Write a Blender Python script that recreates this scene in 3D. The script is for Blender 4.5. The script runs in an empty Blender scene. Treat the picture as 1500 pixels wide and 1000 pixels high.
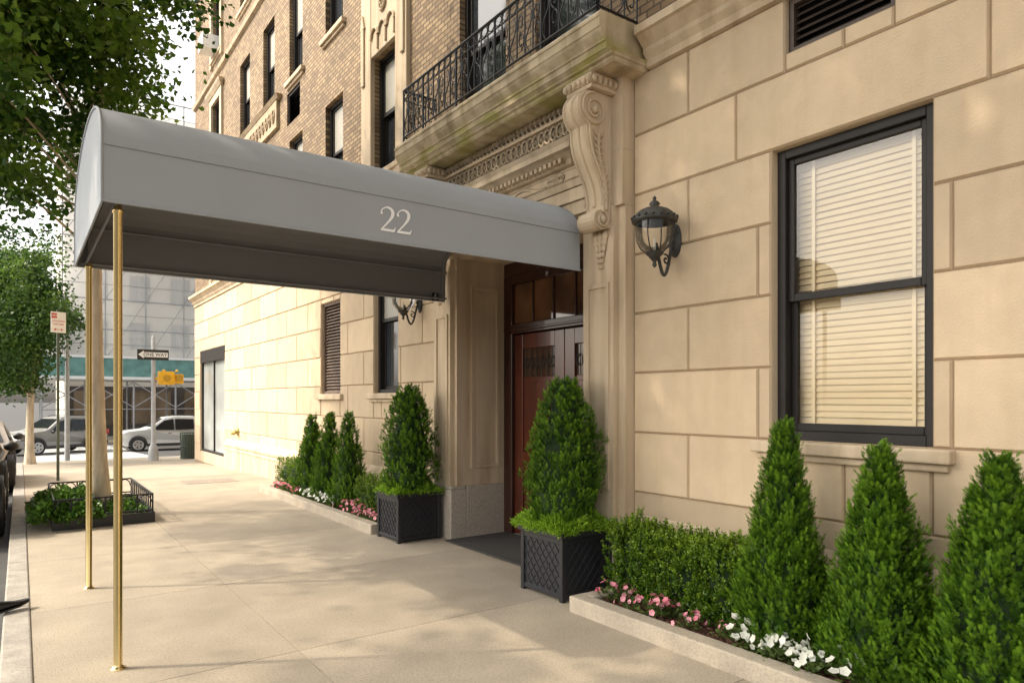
import bpy, math, random
import numpy as np
from mathutils import Vector, Matrix
random.seed(7); rng=np.random.default_rng(7)
scene=bpy.context.scene
COL=scene.collection
H=1.7
def g(y):
    if y<16: return 0.0
    if y<40: return -(y-16)*0.035
    return -0.84
# ---------------------------------------------------------------- materials
def nt(name):
    m=bpy.data.materials.new(name); m.use_nodes=True
    n=m.node_tree.nodes; l=m.node_tree.links
    return m,n,l,n['Principled BSDF']
def c4(c): return (c[0],c[1],c[2],1)
def mul(c,k): return tuple(min(1,x*k) for x in c)
def M(name,col,rough=.6,var=.15,scale=4,bump=0,bscale=60,metal=0,spec=.5,attr=None,stretch=(1,1,1),spots=None,coat=0,streak=None,speck=None):
    m,n,l,b=nt(name)
    tc=n.new('ShaderNodeTexCoord'); mp=n.new('ShaderNodeMapping'); mp.inputs['Scale'].default_value=stretch
    l.new(tc.outputs['Object'],mp.inputs['Vector'])
    nz=n.new('ShaderNodeTexNoise'); nz.inputs['Scale'].default_value=scale; nz.inputs['Detail'].default_value=6
    l.new(mp.outputs[0],nz.inputs['Vector'])
    cr=n.new('ShaderNodeValToRGB'); cr.color_ramp.elements[0].position=.3; cr.color_ramp.elements[1].position=.7
    cr.color_ramp.elements[0].color=c4(mul(col,1-var)); cr.color_ramp.elements[1].color=c4(mul(col,1+var))
    l.new(nz.outputs['Fac'],cr.inputs['Fac']); out=cr.outputs['Color']
    def mult(out,sock):
        mx=n.new('ShaderNodeMix'); mx.data_type='RGBA'; mx.blend_type='MULTIPLY'; mx.inputs[0].default_value=1
        l.new(out,mx.inputs[6]); l.new(sock,mx.inputs[7]); return mx.outputs[2]
    def layer(sc,stretch_,lo,p0,p1,det=3):
        m3=n.new('ShaderNodeMapping'); m3.inputs['Scale'].default_value=stretch_; l.new(tc.outputs['Object'],m3.inputs[0])
        n3=n.new('ShaderNodeTexNoise'); n3.inputs['Scale'].default_value=sc; n3.inputs['Detail'].default_value=det; l.new(m3.outputs[0],n3.inputs['Vector'])
        r3=n.new('ShaderNodeValToRGB'); r3.color_ramp.elements[0].position=p0;r3.color_ramp.elements[1].position=p1
        r3.color_ramp.elements[0].color=c4(lo); r3.color_ramp.elements[1].color=(1,1,1,1)
        l.new(n3.outputs['Fac'],r3.inputs['Fac']); return mult(out,r3.outputs[0])
    if spots: out=layer(spots[0],(1,1,1),(spots[1],)*3,.42,.6)
    if streak: out=layer(1,(7,7,.7),streak,.33,.55,5)
    if speck: out=layer(speck[0],(1,1,1),(speck[1],)*3,.38,.5,2)
    if attr:
        at=n.new('ShaderNodeAttribute'); at.attribute_name='rnd'
        mr=n.new('ShaderNodeMapRange'); mr.inputs[3].default_value=attr[0]; mr.inputs[4].default_value=attr[1]
        l.new(at.outputs['Fac'],mr.inputs[0]); out=mult(out,mr.outputs[0])
    l.new(out,b.inputs['Base Color'])
    b.inputs['Roughness'].default_value=rough; b.inputs['Metallic'].default_value=metal
    b.inputs['Specular IOR Level'].default_value=spec; b.inputs['Coat Weight'].default_value=coat
    if bump:
        nb=n.new('ShaderNodeTexNoise'); nb.inputs['Scale'].default_value=bscale; nb.inputs['Detail'].default_value=4
        l.new(tc.outputs['Object'],nb.inputs['Vector'])
        bp=n.new('ShaderNodeBump'); bp.inputs['Strength'].default_value=bump; bp.inputs['Distance'].default_value=.01
        l.new(nb.outputs['Fac'],bp.inputs['Height']); l.new(bp.outputs[0],b.inputs['Normal'])
    return m
def leafmat(name,c1,c2,trans=.3,rough=.5):
    m,n,l,b=nt(name)
    at=n.new('ShaderNodeAttribute'); at.attribute_name='rnd'
    cr=n.new('ShaderNodeValToRGB'); cr.color_ramp.elements[0].color=c4(c1); cr.color_ramp.elements[1].color=c4(c2)
    l.new(at.outputs['Fac'],cr.inputs[0]); l.new(cr.outputs[0],b.inputs['Base Color'])
    b.inputs['Roughness'].default_value=rough; b.inputs['Specular IOR Level'].default_value=.35
    tr=n.new('ShaderNodeBsdfTranslucent'); l.new(cr.outputs[0],tr.inputs[0])
    mx=n.new('ShaderNodeMixShader'); mx.inputs[0].default_value=trans
    l.new(b.outputs[0],mx.inputs[1]); l.new(tr.outputs[0],mx.inputs[2]); l.new(mx.outputs[0],n['Material Output'].inputs[0])
    return m
def brickmat():
    m,n,l,b=nt('brick')
    tc=n.new('ShaderNodeTexCoord'); sp=n.new('ShaderNodeSeparateXYZ'); cb=n.new('ShaderNodeCombineXYZ')
    l.new(tc.outputs['Object'],sp.inputs[0]); l.new(sp.outputs[1],cb.inputs[0]); l.new(sp.outputs[2],cb.inputs[1])
    br=n.new('ShaderNodeTexBrick'); br.inputs['Scale'].default_value=1
    br.inputs['Brick Width'].default_value=.16; br.inputs['Row Height'].default_value=.068; br.inputs['Mortar Size'].default_value=.009
    br.inputs['Color1'].default_value=(.205,.132,.07,1); br.inputs['Color2'].default_value=(.38,.265,.145,1); br.inputs['Mortar'].default_value=(.10,.07,.045,1)
    br.inputs['Bias'].default_value=-.05
    l.new(cb.outputs[0],br.inputs['Vector'])
    nz=n.new('ShaderNodeTexNoise'); nz.inputs['Scale'].default_value=.8; nz.inputs['Detail'].default_value=5; l.new(tc.outputs['Object'],nz.inputs['Vector'])
    mr=n.new('ShaderNodeMapRange'); mr.inputs[1].default_value=.3; mr.inputs[2].default_value=.7; mr.inputs[3].default_value=.82; mr.inputs[4].default_value=1.12
    l.new(nz.outputs[0],mr.inputs[0])
    mx=n.new('ShaderNodeMix'); mx.data_type='RGBA'; mx.blend_type='MULTIPLY'; mx.inputs[0].default_value=1
    l.new(br.outputs['Color'],mx.inputs[6]); l.new(mr.outputs[0],mx.inputs[7]); l.new(mx.outputs[2],b.inputs['Base Color'])
    bp=n.new('ShaderNodeBump'); bp.inputs['Strength'].default_value=.9; bp.inputs['Distance'].default_value=.015; bp.invert=True
    l.new(br.outputs['Fac'],bp.inputs['Height']); l.new(bp.outputs[0],b.inputs['Normal'])
    b.inputs['Roughness'].default_value=.8
    return m
def glassmat(name,tint=(1,1,1),k=1.0):
    m,n,l,b=nt(name); n.remove(b)
    t=n.new('ShaderNodeBsdfTransparent'); t.inputs[0].default_value=c4(tint)
    gl=n.new('ShaderNodeBsdfGlossy'); gl.inputs['Roughness'].default_value=.01; gl.inputs[0].default_value=(1,1,1,1)
    f=n.new('ShaderNodeFresnel'); f.inputs[0].default_value=1.5
    mt=n.new('ShaderNodeMath'); mt.operation='MULTIPLY'; mt.inputs[1].default_value=k; mt.use_clamp=True
    l.new(f.outputs[0],mt.inputs[0])
    mx=n.new('ShaderNodeMixShader'); l.new(mt.outputs[0],mx.inputs[0]); l.new(t.outputs[0],mx.inputs[1]); l.new(gl.outputs[0],mx.inputs[2])
    l.new(mx.outputs[0],n['Material Output'].inputs[0]); return m
def netmat():
    m,n,l,b=nt('scaffold_netting')
    b.inputs['Base Color'].default_value=(.90,.90,.90,1); b.inputs['Roughness'].default_value=.9
    tl=n.new('ShaderNodeBsdfTranslucent'); tl.inputs[0].default_value=(.95,.95,.95,1)
    m0=n.new('ShaderNodeMixShader'); m0.inputs[0].default_value=.6; l.new(b.outputs[0],m0.inputs[1]); l.new(tl.outputs[0],m0.inputs[2])
    t=n.new('ShaderNodeBsdfTransparent'); mx=n.new('ShaderNodeMixShader'); mx.inputs[0].default_value=.68
    l.new(t.outputs[0],mx.inputs[1]); l.new(m0.outputs[0],mx.inputs[2]); l.new(mx.outputs[0],n['Material Output'].inputs[0]); return m
def mossmat():
    m=M('mossy_stone',(.52,.42,.285),.8,.20,3,.35,50,streak=(.64,.61,.54))
    n=m.node_tree.nodes; l=m.node_tree.links; b=n['Principled BSDF']; src=b.inputs['Base Color'].links[0].from_socket
    tc=n.new('ShaderNodeTexCoord'); mp=n.new('ShaderNodeMapping'); mp.inputs['Scale'].default_value=(1,1.2,4); nz=n.new('ShaderNodeTexNoise'); nz.inputs['Scale'].default_value=2.5; nz.inputs['Detail'].default_value=8
    l.new(tc.outputs['Object'],mp.inputs[0]); l.new(mp.outputs[0],nz.inputs['Vector'])
    r=n.new('ShaderNodeValToRGB'); r.color_ramp.elements[0].position=.42; r.color_ramp.elements[1].position=.66; l.new(nz.outputs[0],r.inputs[0])
    sp=n.new('ShaderNodeSeparateXYZ'); l.new(tc.outputs['Object'],sp.inputs[0])
    mr=n.new('ShaderNodeMapRange'); mr.inputs[1].default_value=4.68; mr.inputs[2].default_value=4.76; mr.inputs[3].default_value=.8; mr.inputs[4].default_value=.08; l.new(sp.outputs[2],mr.inputs[0])
    mm=n.new('ShaderNodeMath'); mm.operation='MULTIPLY'; l.new(r.outputs[0],mm.inputs[0]); l.new(mr.outputs[0],mm.inputs[1])
    mx=n.new('ShaderNodeMix'); mx.data_type='RGBA'; l.new(mm.outputs[0],mx.inputs[0]); l.new(src,mx.inputs[6]); mx.inputs[7].default_value=(.30,.28,.06,1)
    l.new(mx.outputs[2],b.inputs['Base Color']); return m

ST=M('limestone',(.635,.495,.335),.8,.10,1.1,.25,70,attr=(.80,1.07),stretch=(1,1,.8),spots=(6,.95),streak=(.955,.94,.915),speck=(120,.96))
STP=M('limestone_carved',(.57,.455,.32),.8,.16,2.2,.3,60,stretch=(1,1,.35),streak=(.78,.75,.70))
MORT=M('limestone_joint',(.29,.215,.14),.9,.1)
GRAN=M('granite',(.42,.37,.31),.6,.3,70,.1,90)
MOSS=mossmat(); BRICK=brickmat()
BLK=M('black_iron',(.012,.012,.013),.4,.1)
DKF=M('dark_window_frame',(.020,.017,.016),.5,.15,spec=.3)
DG=M('dark_glass',(.03,.035,.04),.06,.5,1.2,spec=.9)
SHG=M('shop_glass',(.36,.38,.37),.08,.35,.7,spec=.9)
GL=glassmat('window_glass',k=1.25)
BLIND=M('cream_blind',(.86,.72,.47),.5,.04)
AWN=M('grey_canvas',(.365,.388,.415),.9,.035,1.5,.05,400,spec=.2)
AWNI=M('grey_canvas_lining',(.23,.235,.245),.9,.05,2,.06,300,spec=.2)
WHT=M('white_paint',(.82,.83,.84),.5,.03)
BRASS=M('polished_brass',(.80,.62,.30),.16,.06,3,metal=1)
WOOD=M('mahogany',(.085,.018,.008),.28,.35,3,stretch=(4,4,.5),coat=.4)
WOODD=M('dark_mahogany',(.04,.013,.008),.35,.3,3,stretch=(4,4,.5),coat=.3)
MAT=M('rubber_mat',(.045,.042,.04),.9,.2,40,.3,200)
PAVE=M('concrete_pavement',(.405,.345,.265),.85,.10,1.3,.35,90,attr=(.86,1.04),spots=(2.3,.91),speck=(60,.82))
KERB=M('granite_kerb',(.34,.31,.27),.8,.2,6,.3,60,speck=(60,.8))
ASPH=M('asphalt',(.055,.054,.053),.85,.25,1.5,.4,120)
PAINT=M('road_paint',(.72,.72,.70),.7,.15,8)
PLBOX=M('planter_black',(.018,.019,.023),.4,.15,6)
SOIL=M('mulch',(.085,.036,.022),.95,.5,30,.9,60)
BARK=M('tree_bark',(.56,.46,.34),.9,.3,6,.8,25,stretch=(2,2,.4))
PATINA=M('bronze_patina',(.045,.044,.040),.5,.5,12,metal=.3)
FROST=M('lantern_glass',(.6,.57,.5),.3,.1,4,spec=.8)
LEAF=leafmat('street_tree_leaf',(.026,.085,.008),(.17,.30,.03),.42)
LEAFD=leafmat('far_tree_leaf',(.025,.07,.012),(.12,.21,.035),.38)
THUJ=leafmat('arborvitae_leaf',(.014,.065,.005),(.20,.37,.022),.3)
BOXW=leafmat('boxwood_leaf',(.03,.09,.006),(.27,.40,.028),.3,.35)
LIME=leafmat('sedum_leaf',(.12,.26,.012),(.38,.58,.05),.35)
IVY=leafmat('ivy_leaf',(.02,.06,.01),(.12,.23,.03),.2,.35)
BEGL=leafmat('begonia_leaf',(.05,.08,.02),(.15,.22,.05),.2)
PINK=leafmat('pink_petal',(.78,.15,.24),(.90,.45,.50),.3)
WPET=leafmat('white_petal',(.8,.8,.70),(.9,.9,.85),.3)
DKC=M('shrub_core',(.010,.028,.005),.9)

# ---------------------------------------------------------------- mesh builder
class MB:
    def __init__(s): s.v=[];s.f=[];s.m=[];s.s=[];s.r=[]
    def add(s,vs,fs,mat=0,smooth=False,rnd=.5):
        o=len(s.v); s.v.extend([tuple(v) for v in vs])
        for f in fs: s.f.append(tuple(i+o for i in f)); s.m.append(mat); s.s.append(smooth); s.r.append(rnd)
    def box(s,x0,x1,y0,y1,z0,z1,mat=0,rnd=.5):
        s.add([(x0,y0,z0),(x1,y0,z0),(x1,y1,z0),(x0,y1,z0),(x0,y0,z1),(x1,y0,z1),(x1,y1,z1),(x0,y1,z1)],
              [(0,3,2,1),(4,5,6,7),(0,1,5,4),(1,2,6,5),(2,3,7,6),(3,0,4,7)],mat,rnd=rnd)
    def loft(s,rings,mat=0,smooth=True,caps=True):
        n=len(rings[0]); vs=[p for r in rings for p in r]; fs=[]
        for i in range(len(rings)-1):
            for j in range(n):
                k=(j+1)%n; fs.append((i*n+j,i*n+k,(i+1)*n+k,(i+1)*n+j))
        s.add(vs,fs,mat,smooth)
        if caps:
            s.add(rings[0],[tuple(range(n))[::-1]],mat); s.add(rings[-1],[tuple(range(n))],mat)
    def tube(s,pts,rad,n=8,mat=0,caps=True):
        pts=[Vector(p) for p in pts]
        if not hasattr(rad,'__len__'): rad=[rad]*len(pts)
        rings=[]; up=None
        for i,p in enumerate(pts):
            d=(pts[min(i+1,len(pts)-1)]-pts[max(i-1,0)]).normalized()
            if up is None:
                a=Vector((0,0,1)) if abs(d.z)<.9 else Vector((1,0,0)); up=d.cross(a).normalized()
            else:
                up=(up-d*up.dot(d)).normalized()
            w=d.cross(up)
            rings.append([p+(up*math.cos(2*math.pi*j/n)+w*math.sin(2*math.pi*j/n))*rad[i] for j in range(n)])
        s.loft(rings,mat,True,caps)
    def lathe(s,c,prof,n=20,mat=0,smooth=True):
        s.loft([[(c[0]+r*math.cos(2*math.pi*j/n),c[1]+r*math.sin(2*math.pi*j/n),c[2]+z) for j in range(n)] for r,z in prof],mat,smooth)
    def prism(s,poly,ax,a0,a1,mat=0,smooth=False):
        def P(p,a):
            if ax=='y': return (p[0],a,p[1])
            if ax=='x': return (a,p[0],p[1])
            return (p[0],p[1],a)
        n=len(poly)
        s.add([P(p,a0) for p in poly]+[P(p,a1) for p in poly],[(i,(i+1)%n,n+(i+1)%n,n+i) for i in range(n)],mat,smooth)
        s.add([P(p,a0) for p in poly],[tuple(range(n))[::-1]],mat); s.add([P(p,a1) for p in poly],[tuple(range(n))],mat)
    def sphere(s,c,r,mat=0,n=10,sc=(1,1,1)):
        m=n//2+1
        s.loft([[(c[0]+r*sc[0]*math.sin(math.pi*max(.02,min(.98,i/m)))*math.cos(2*math.pi*j/n),c[1]+r*sc[1]*math.sin(math.pi*max(.02,min(.98,i/m)))*math.sin(2*math.pi*j/n),c[2]-r*sc[2]*math.cos(math.pi*i/m)) for j in range(n)] for i in range(m+1)],mat)
    def mould(s,W,y0,y1,prof,mat=0,ends=1):
        rings=[[(W,y0-p*ends,z),(W-p,y0-p*ends,z),(W-p,y1+p*ends,z),(W,y1+p*ends,z)] for p,z in prof]
        s.loft(rings,mat,False)
    def obj(s,name,parent=None,mats=(),bevel=0,loc=None,solid=0,seg=2):
        o0=ORG.get(parent,Vector((0,0,0))) if parent else Vector(loc or (0,0,0))
        me=bpy.data.meshes.new(name)
        me.from_pydata([(v[0]-o0.x,v[1]-o0.y,v[2]-o0.z) for v in s.v],[],s.f)
        for m in mats: me.materials.append(m)
        me.polygons.foreach_set('material_index',s.m); me.polygons.foreach_set('use_smooth',s.s)
        a=me.attributes.new('rnd','FLOAT','FACE'); a.data.foreach_set('value',s.r)
        me.update(); o=bpy.data.objects.new(name,me); COL.objects.link(o)
        if parent: o.parent=parent
        else: o.location=o0
        ORG[o]=o0
        if bevel:
            b=o.modifiers.new('bevel','BEVEL'); b.width=bevel; b.segments=seg; b.limit_method='ANGLE'
        return o
ORG={}
def lab(o,label,cat,group=None):
    o['label']=label; o['category']=cat
    if group: o['group']=group
    return o
def empty(name,loc,label,cat,group=None):
    e=bpy.data.objects.new(name,None); COL.objects.link(e); e.location=loc; e.empty_display_size=.2
    ORG[e]=Vector(loc); return lab(e,label,cat,group)
def dup(o,loc,rot=0,sc=1,label=None,parent=None):
    c=o.copy(); COL.objects.link(c)
    if parent is None:
        c.location=loc; c.rotation_euler=(0,0,rot); c.scale=(sc,sc,sc) if not hasattr(sc,'__len__') else sc
        if label: c['label']=label
    else: c.parent=parent
    for ch in o.children: dup(ch,None,parent=c)
    return c
def struct(o,kind='structure'): o['kind']=kind; return o
def npmesh(name,V,rnd,mat,parent=None,loc=(0,0,0)):
    N=V.shape[0]; me=bpy.data.meshes.new(name)
    me.vertices.add(N*4); me.vertices.foreach_set('co',V.reshape(-1).astype(np.float32))
    me.loops.add(N*4); me.loops.foreach_set('vertex_index',np.arange(N*4,dtype=np.int32))
    me.polygons.add(N); me.polygons.foreach_set('loop_start',np.arange(N,dtype=np.int32)*4)
    try: me.polygons.foreach_set('loop_total',np.full(N,4,dtype=np.int32))
    except Exception: pass
    me.materials.append(mat); me.update(calc_edges=True)
    a=me.attributes.new('rnd','FLOAT','FACE'); a.data.foreach_set('value',rnd.astype(np.float32))
    o=bpy.data.objects.new(name,me); COL.objects.link(o)
    if parent: o.parent=parent; ORG[o]=ORG[parent]
    else: o.location=loc; ORG[o]=Vector(loc)
    return o
def nrm(a): return a/(np.linalg.norm(a,axis=-1,keepdims=True)+1e-9)
def rvec(n): return nrm(rng.normal(size=(n,3)))
def rhomb(b,d,s,L,W,k=.5):
    L=np.asarray(L).reshape(-1,1); W=np.asarray(W).reshape(-1,1)
    return np.stack([b,b+d*L*k+s*W/2,b+d*L,b+d*L*k-s*W/2],axis=1)

# ---------------------------------------------------------------- ground
GY=[-80,-8,0,8,16,20,24,28,32,36,40,60,120,700]
def sheet(name,x0,x1,y0,y1,dz,mat,nx=1):
    ys=[y0]+[y for y in GY if y0<y<y1]+[y1]
    mb=MB()
    for a,b in zip(ys[:-1],ys[1:]):
        mb.add([(x0,a,g(a)+dz),(x1,a,g(a)+dz),(x1,b,g(b)+dz),(x0,b,g(b)+dz)],[(0,1,2,3)])
    return struct(mb.obj(name,None,[mat]))
sheet('ground',-500,500,-80,700,-.138,ASPH)
sheet('road',-9,-.12,-80,28.5,-.13,ASPH)
sheet('cross_road',-200,200,28.6,47.5,-.13,ASPH)
mb=MB()
def slab(mb,x0,x1,y0,y1,r):
    e=.003; ys=[y0+e]+[y for y in GY if y0+e<y<y1-e]+[y1-e]
    for a,b in zip(ys[:-1],ys[1:]):
        top=[(x0+e,a,g(a)),(x1-e,a,g(a)),(x1-e,b,g(b)),(x0+e,b,g(b))]
        bot=[(p[0],p[1],p[2]-.03) for p in top]
        mb.add(top+bot,[(0,1,2,3),(0,4,5,1),(1,5,6,2),(2,6,7,3),(3,7,4,0)],0,rnd=r)
ys=[4.6+2.05*k for k in range(-7,10)]
for a,b in zip(ys[:-1],ys[1:]):
    for x0,x1 in ((.066,1.53),(1.53,5.2)):
        if a>23: continue
        slab(mb,x0,x1,a,b,random.random())
y0=ys[-1]
for x0 in np.arange(.07,40,1.9):
    for y in (y0,y0+1.6,y0+3.2):
        if y+1.6<28.4: slab(mb,x0,x0+1.9,y,y+1.6,random.random())
struct(mb.obj('pavement',None,[PAVE]))
sheet('pavement_joint',.06,60,-9.9,28.2,-.008,M('joint_dirt',(.16,.135,.105),.9))
mb=MB(); y=-8.3
while y<28:
    e=min(y+1.9,28.2); a,b=y+.003,e-.003; z0,z1=g(a),g(b)
    mb.add([(-.12,a,z0-.3),(.062,a,z0-.3),(.062,b,z1-.3),(-.12,b,z1-.3),(-.11,a,z0+.004),(.062,a,z0+.004),(.062,b,z1+.004),(-.11,b,z1+.004)],
               [(0,3,2,1),(4,5,6,7),(0,1,5,4),(1,2,6,5),(2,3,7,6),(3,0,4,7)],0)
    y=e
struct(mb.obj('kerb',None,[KERB],bevel=.012))
mb=MB(); mb.box(-.11,60,28.21,28.4,-.8,g(28.3)+.002); struct(mb.obj('kerb',None,[KERB],bevel=.012))
mb=MB(); mb.box(-200,200,47.5,52,-1.2,-.84+.0); struct(mb.obj('far_pavement',None,[PAVE]))
mb=MB()
for y in np.arange(29.5,46,.95):
    mb.add([(.4,y,g(y)-.125),(4.6,y,g(y)-.125),(4.6,y+.5,g(y+.5)-.125),(.4,y+.5,g(y+.5)-.125)],[(0,1,2,3)])
for x in (-14,-12.8,-11.6,-10.4,-9.2,-8,-6.8,-5.6,-4.4,-3.2,-2,-.9):
    mb.add([(x,24,g(24)-.122),(x+.5,24,g(24)-.122),(x+.5,27.5,g(27.5)-.122),(x,27.5,g(27.5)-.122)],[(0,1,2,3)])
struct(mb.obj('crosswalk_marking',None,[PAINT]))
mb=MB()
for (xa,xb) in ((2.7,3.2),(3.22,3.7)): mb.box(xa,xb,14.9,15.6,-.01,.005)
lab(mb.obj('cellar_hatch',None,[M('worn_steel_plate',(.24,.20,.165),.7,.2,8,.2,80)],bevel=.002,loc=(3,15.2,0)),'worn steel cellar hatch set in the pavement','hatch')

# ---------------------------------------------------------------- main building
WX=4.43
B=empty('apartment_building',(WX,6,0),'Limestone and brown brick apartment building with entrance balcony','building')
OPEN1=[(1.85,2.93,1.41,3.51),(2.07,2.82,4.17,4.56),(4.62,7.40,-1,3.60),(8.98,9.82,1.80,4.035),(11.18,12.1,1.80,3.42),(19.3,22.4,.15,3.15)]
FL=[(5.15,6.95),(8.15,10.0),(11.3,13.1)]
CU=[(4.75,5.75),(6.3,7.3),(8.98,9.82),(11.1,11.92),(13.15,13.95),(14.95,15.8),(16.9,17.8),(19.75,20.75)]
OPEN2=[]
for i,c in enumerate(CU):
    for j,f in enumerate(FL):
        z0=f[0]
        if j==0 and i<2: z0=5.0
        OPEN2.append((c[0],c[1],z0,f[1]))
OPEN2.append((13.3,14.1,7.3,7.95))
OPEN2 += [(1.9,2.9,5.6,7.3),(-1.5,-.5,5.6,7.3)]
def backing(mb,x,y0,y1,z0,z1,ops,depth,mat=0,rmat=None):
    rmat=mat if rmat is None else rmat
    Y=sorted({y0,y1,*[o[0] for o in ops],*[o[1] for o in ops]}); Z=sorted({z0,z1,*[min(max(o[2],z0),z1) for o in ops],*[min(o[3],z1) for o in ops]})
    for a,b in zip(Y[:-1],Y[1:]):
        for c,d in zip(Z[:-1],Z[1:]):
            my,mz=(a+b)/2,(c+d)/2
            if any(o[0]<my<o[1] and o[2]<mz<o[3] for o in ops): continue
            mb.add([(x,a,c),(x,b,c),(x,b,d),(x,a,d)],[(0,3,2,1)],mat)
    for o in ops:
        a,b,c,d=o; xb=x+depth
        mb.add([(x,a,c),(xb,a,c),(xb,a,d),(x,a,d)],[(0,1,2,3)],rmat)
        mb.add([(x,b,c),(xb,b,c),(xb,b,d),(x,b,d)],[(3,2,1,0)],rmat)
        mb.add([(x,a,d),(xb,a,d),(xb,b,d),(x,b,d)],[(0,1,2,3)],rmat)
        mb.add([(x,a,c),(xb,a,c),(xb,b,c),(x,b,c)],[(3,2,1,0)],rmat)
mb=MB()
BD=.018
backing(mb,WX+BD,-9,23.2,-1,4.6,OPEN1,.3,1,0)
CH=.525
def rectsub(r,o):
    a,b,c,d=r; p,q,s,t=o
    if q<=a or p>=b or t<=c or s>=d: return [r]
    out=[]
    if p>a: out.append((a,min(p,b),c,d))
    if q<b: out.append((max(q,a),b,c,d))
    m0,m1=max(a,p),min(b,q)
    if s>c: out.append((m0,m1,c,s))
    if t<d: out.append((m0,m1,t,d))
    return out
k=0; z=.36-CH
LINT=(1.55,3.23,3.51,4.035)
def block(a,b,c,d,xf,rr,j=.0045,ch=.010):
    A=(a+j,b-j,c+j,d-j); Bq=(a+j+ch,b-j-ch,c+j+ch,d-j-ch)
    mb.add([(WX+BD,A[0],A[2]),(WX+BD,A[1],A[2]),(WX+BD,A[1],A[3]),(WX+BD,A[0],A[3]),(xf,Bq[0],Bq[2]),(xf,Bq[1],Bq[2]),(xf,Bq[1],Bq[3]),(xf,Bq[0],Bq[3])],
                   [(4,7,6,5),(0,4,5,1),(1,5,6,2),(2,6,7,3),(3,7,4,0)],0,rnd=rr)
while z<4.5:
    z1=min(z+CH,4.585); off=0 if k%2 else .65
    y=3.04-1.3*10+off
    while y<23.2:
        rects=[(max(y,-9),min(y+1.3,23.2),z,z1)]
        ops=list(OPEN1)
        if abs(z-3.51)<.01: ops=ops+[LINT]
        ops=ops+[(4.3,7.73,-1,5)]
        for o in ops: rects=[q for r in rects for q in rectsub(r,o)]
        rr=random.random()
        for a,b,c,d in rects:
            if b-a<.03 or d-c<.03: continue
            block(a,b,c,d,WX,rr)
        y+=1.3
    z+=CH; k+=1
block(*LINT,WX-.002,.6)
mb.add([(WX+BD,23.2,-1),(22,23.2,-1),(22,23.2,4.6),(WX+BD,23.2,4.6)],[(0,3,2,1)],0)
mb.add([(WX+BD,-9,-1),(22,-9,-1),(22,-9,4.6),(WX+BD,-9,4.6)],[(0,1,2,3)],0)
mb.obj('stone_wall',B,[ST,MORT])
mb=MB(); backing(mb,WX+.02,-9,23.2,4.6,24,OPEN2,.25)
mb.add([(WX+.02,23.2,4.6),(22,23.2,4.6),(22,23.2,24),(WX+.02,23.2,24)],[(0,3,2,1)]); mb.add([(WX+.02,-9,4.6),(22,-9,4.6),(22,-9,24),(WX+.02,-9,24)],[(0,1,2,3)])
mb.add([(WX+.02,-9,24),(22,-9,24),(22,23.2,24),(WX+.02,23.2,24)],[(0,1,2,3)])
mb.add([(22,-9,-1),(22,23.2,-1),(22,23.2,24),(22,-9,24)],[(0,1,2,3)])
mb.obj('brick_wall',B,[BRICK])
mb=MB()
prof=[(0,4.56),(.05,4.57),(.05,4.63),(.09,4.68),(.09,4.72),(.17,4.80),(.20,4.81),(.20,4.88),(.05,4.93),(0,4.93)]
mb.mould(WX+.02,-9,4.12,prof,ends=0); mb.mould(WX+.02,7.98,23.2,prof,ends=0)
mb.obj('belt_course',B,[STP])
mb=MB()
prof=[(0,-1),(.10,-1),(.10,.40),(.115,.41),(.115,.44),(.10,.47),(.12,.50),(.125,.54),(.11,.57),(.07,.60),(.05,.63),(.02,.68),(0,.70)]
mb.mould(WX+.012,-9,4.28,prof,ends=0); mb.mould(WX+.012,7.75,19.0,prof,ends=0)
mb.obj('plinth',B,[STP])
CURT=M('curtain_lining',(.62,.52,.36),.9); SHADE=M('window_shade',(.32,.30,.25),.5,.1,spec=.9)
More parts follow.
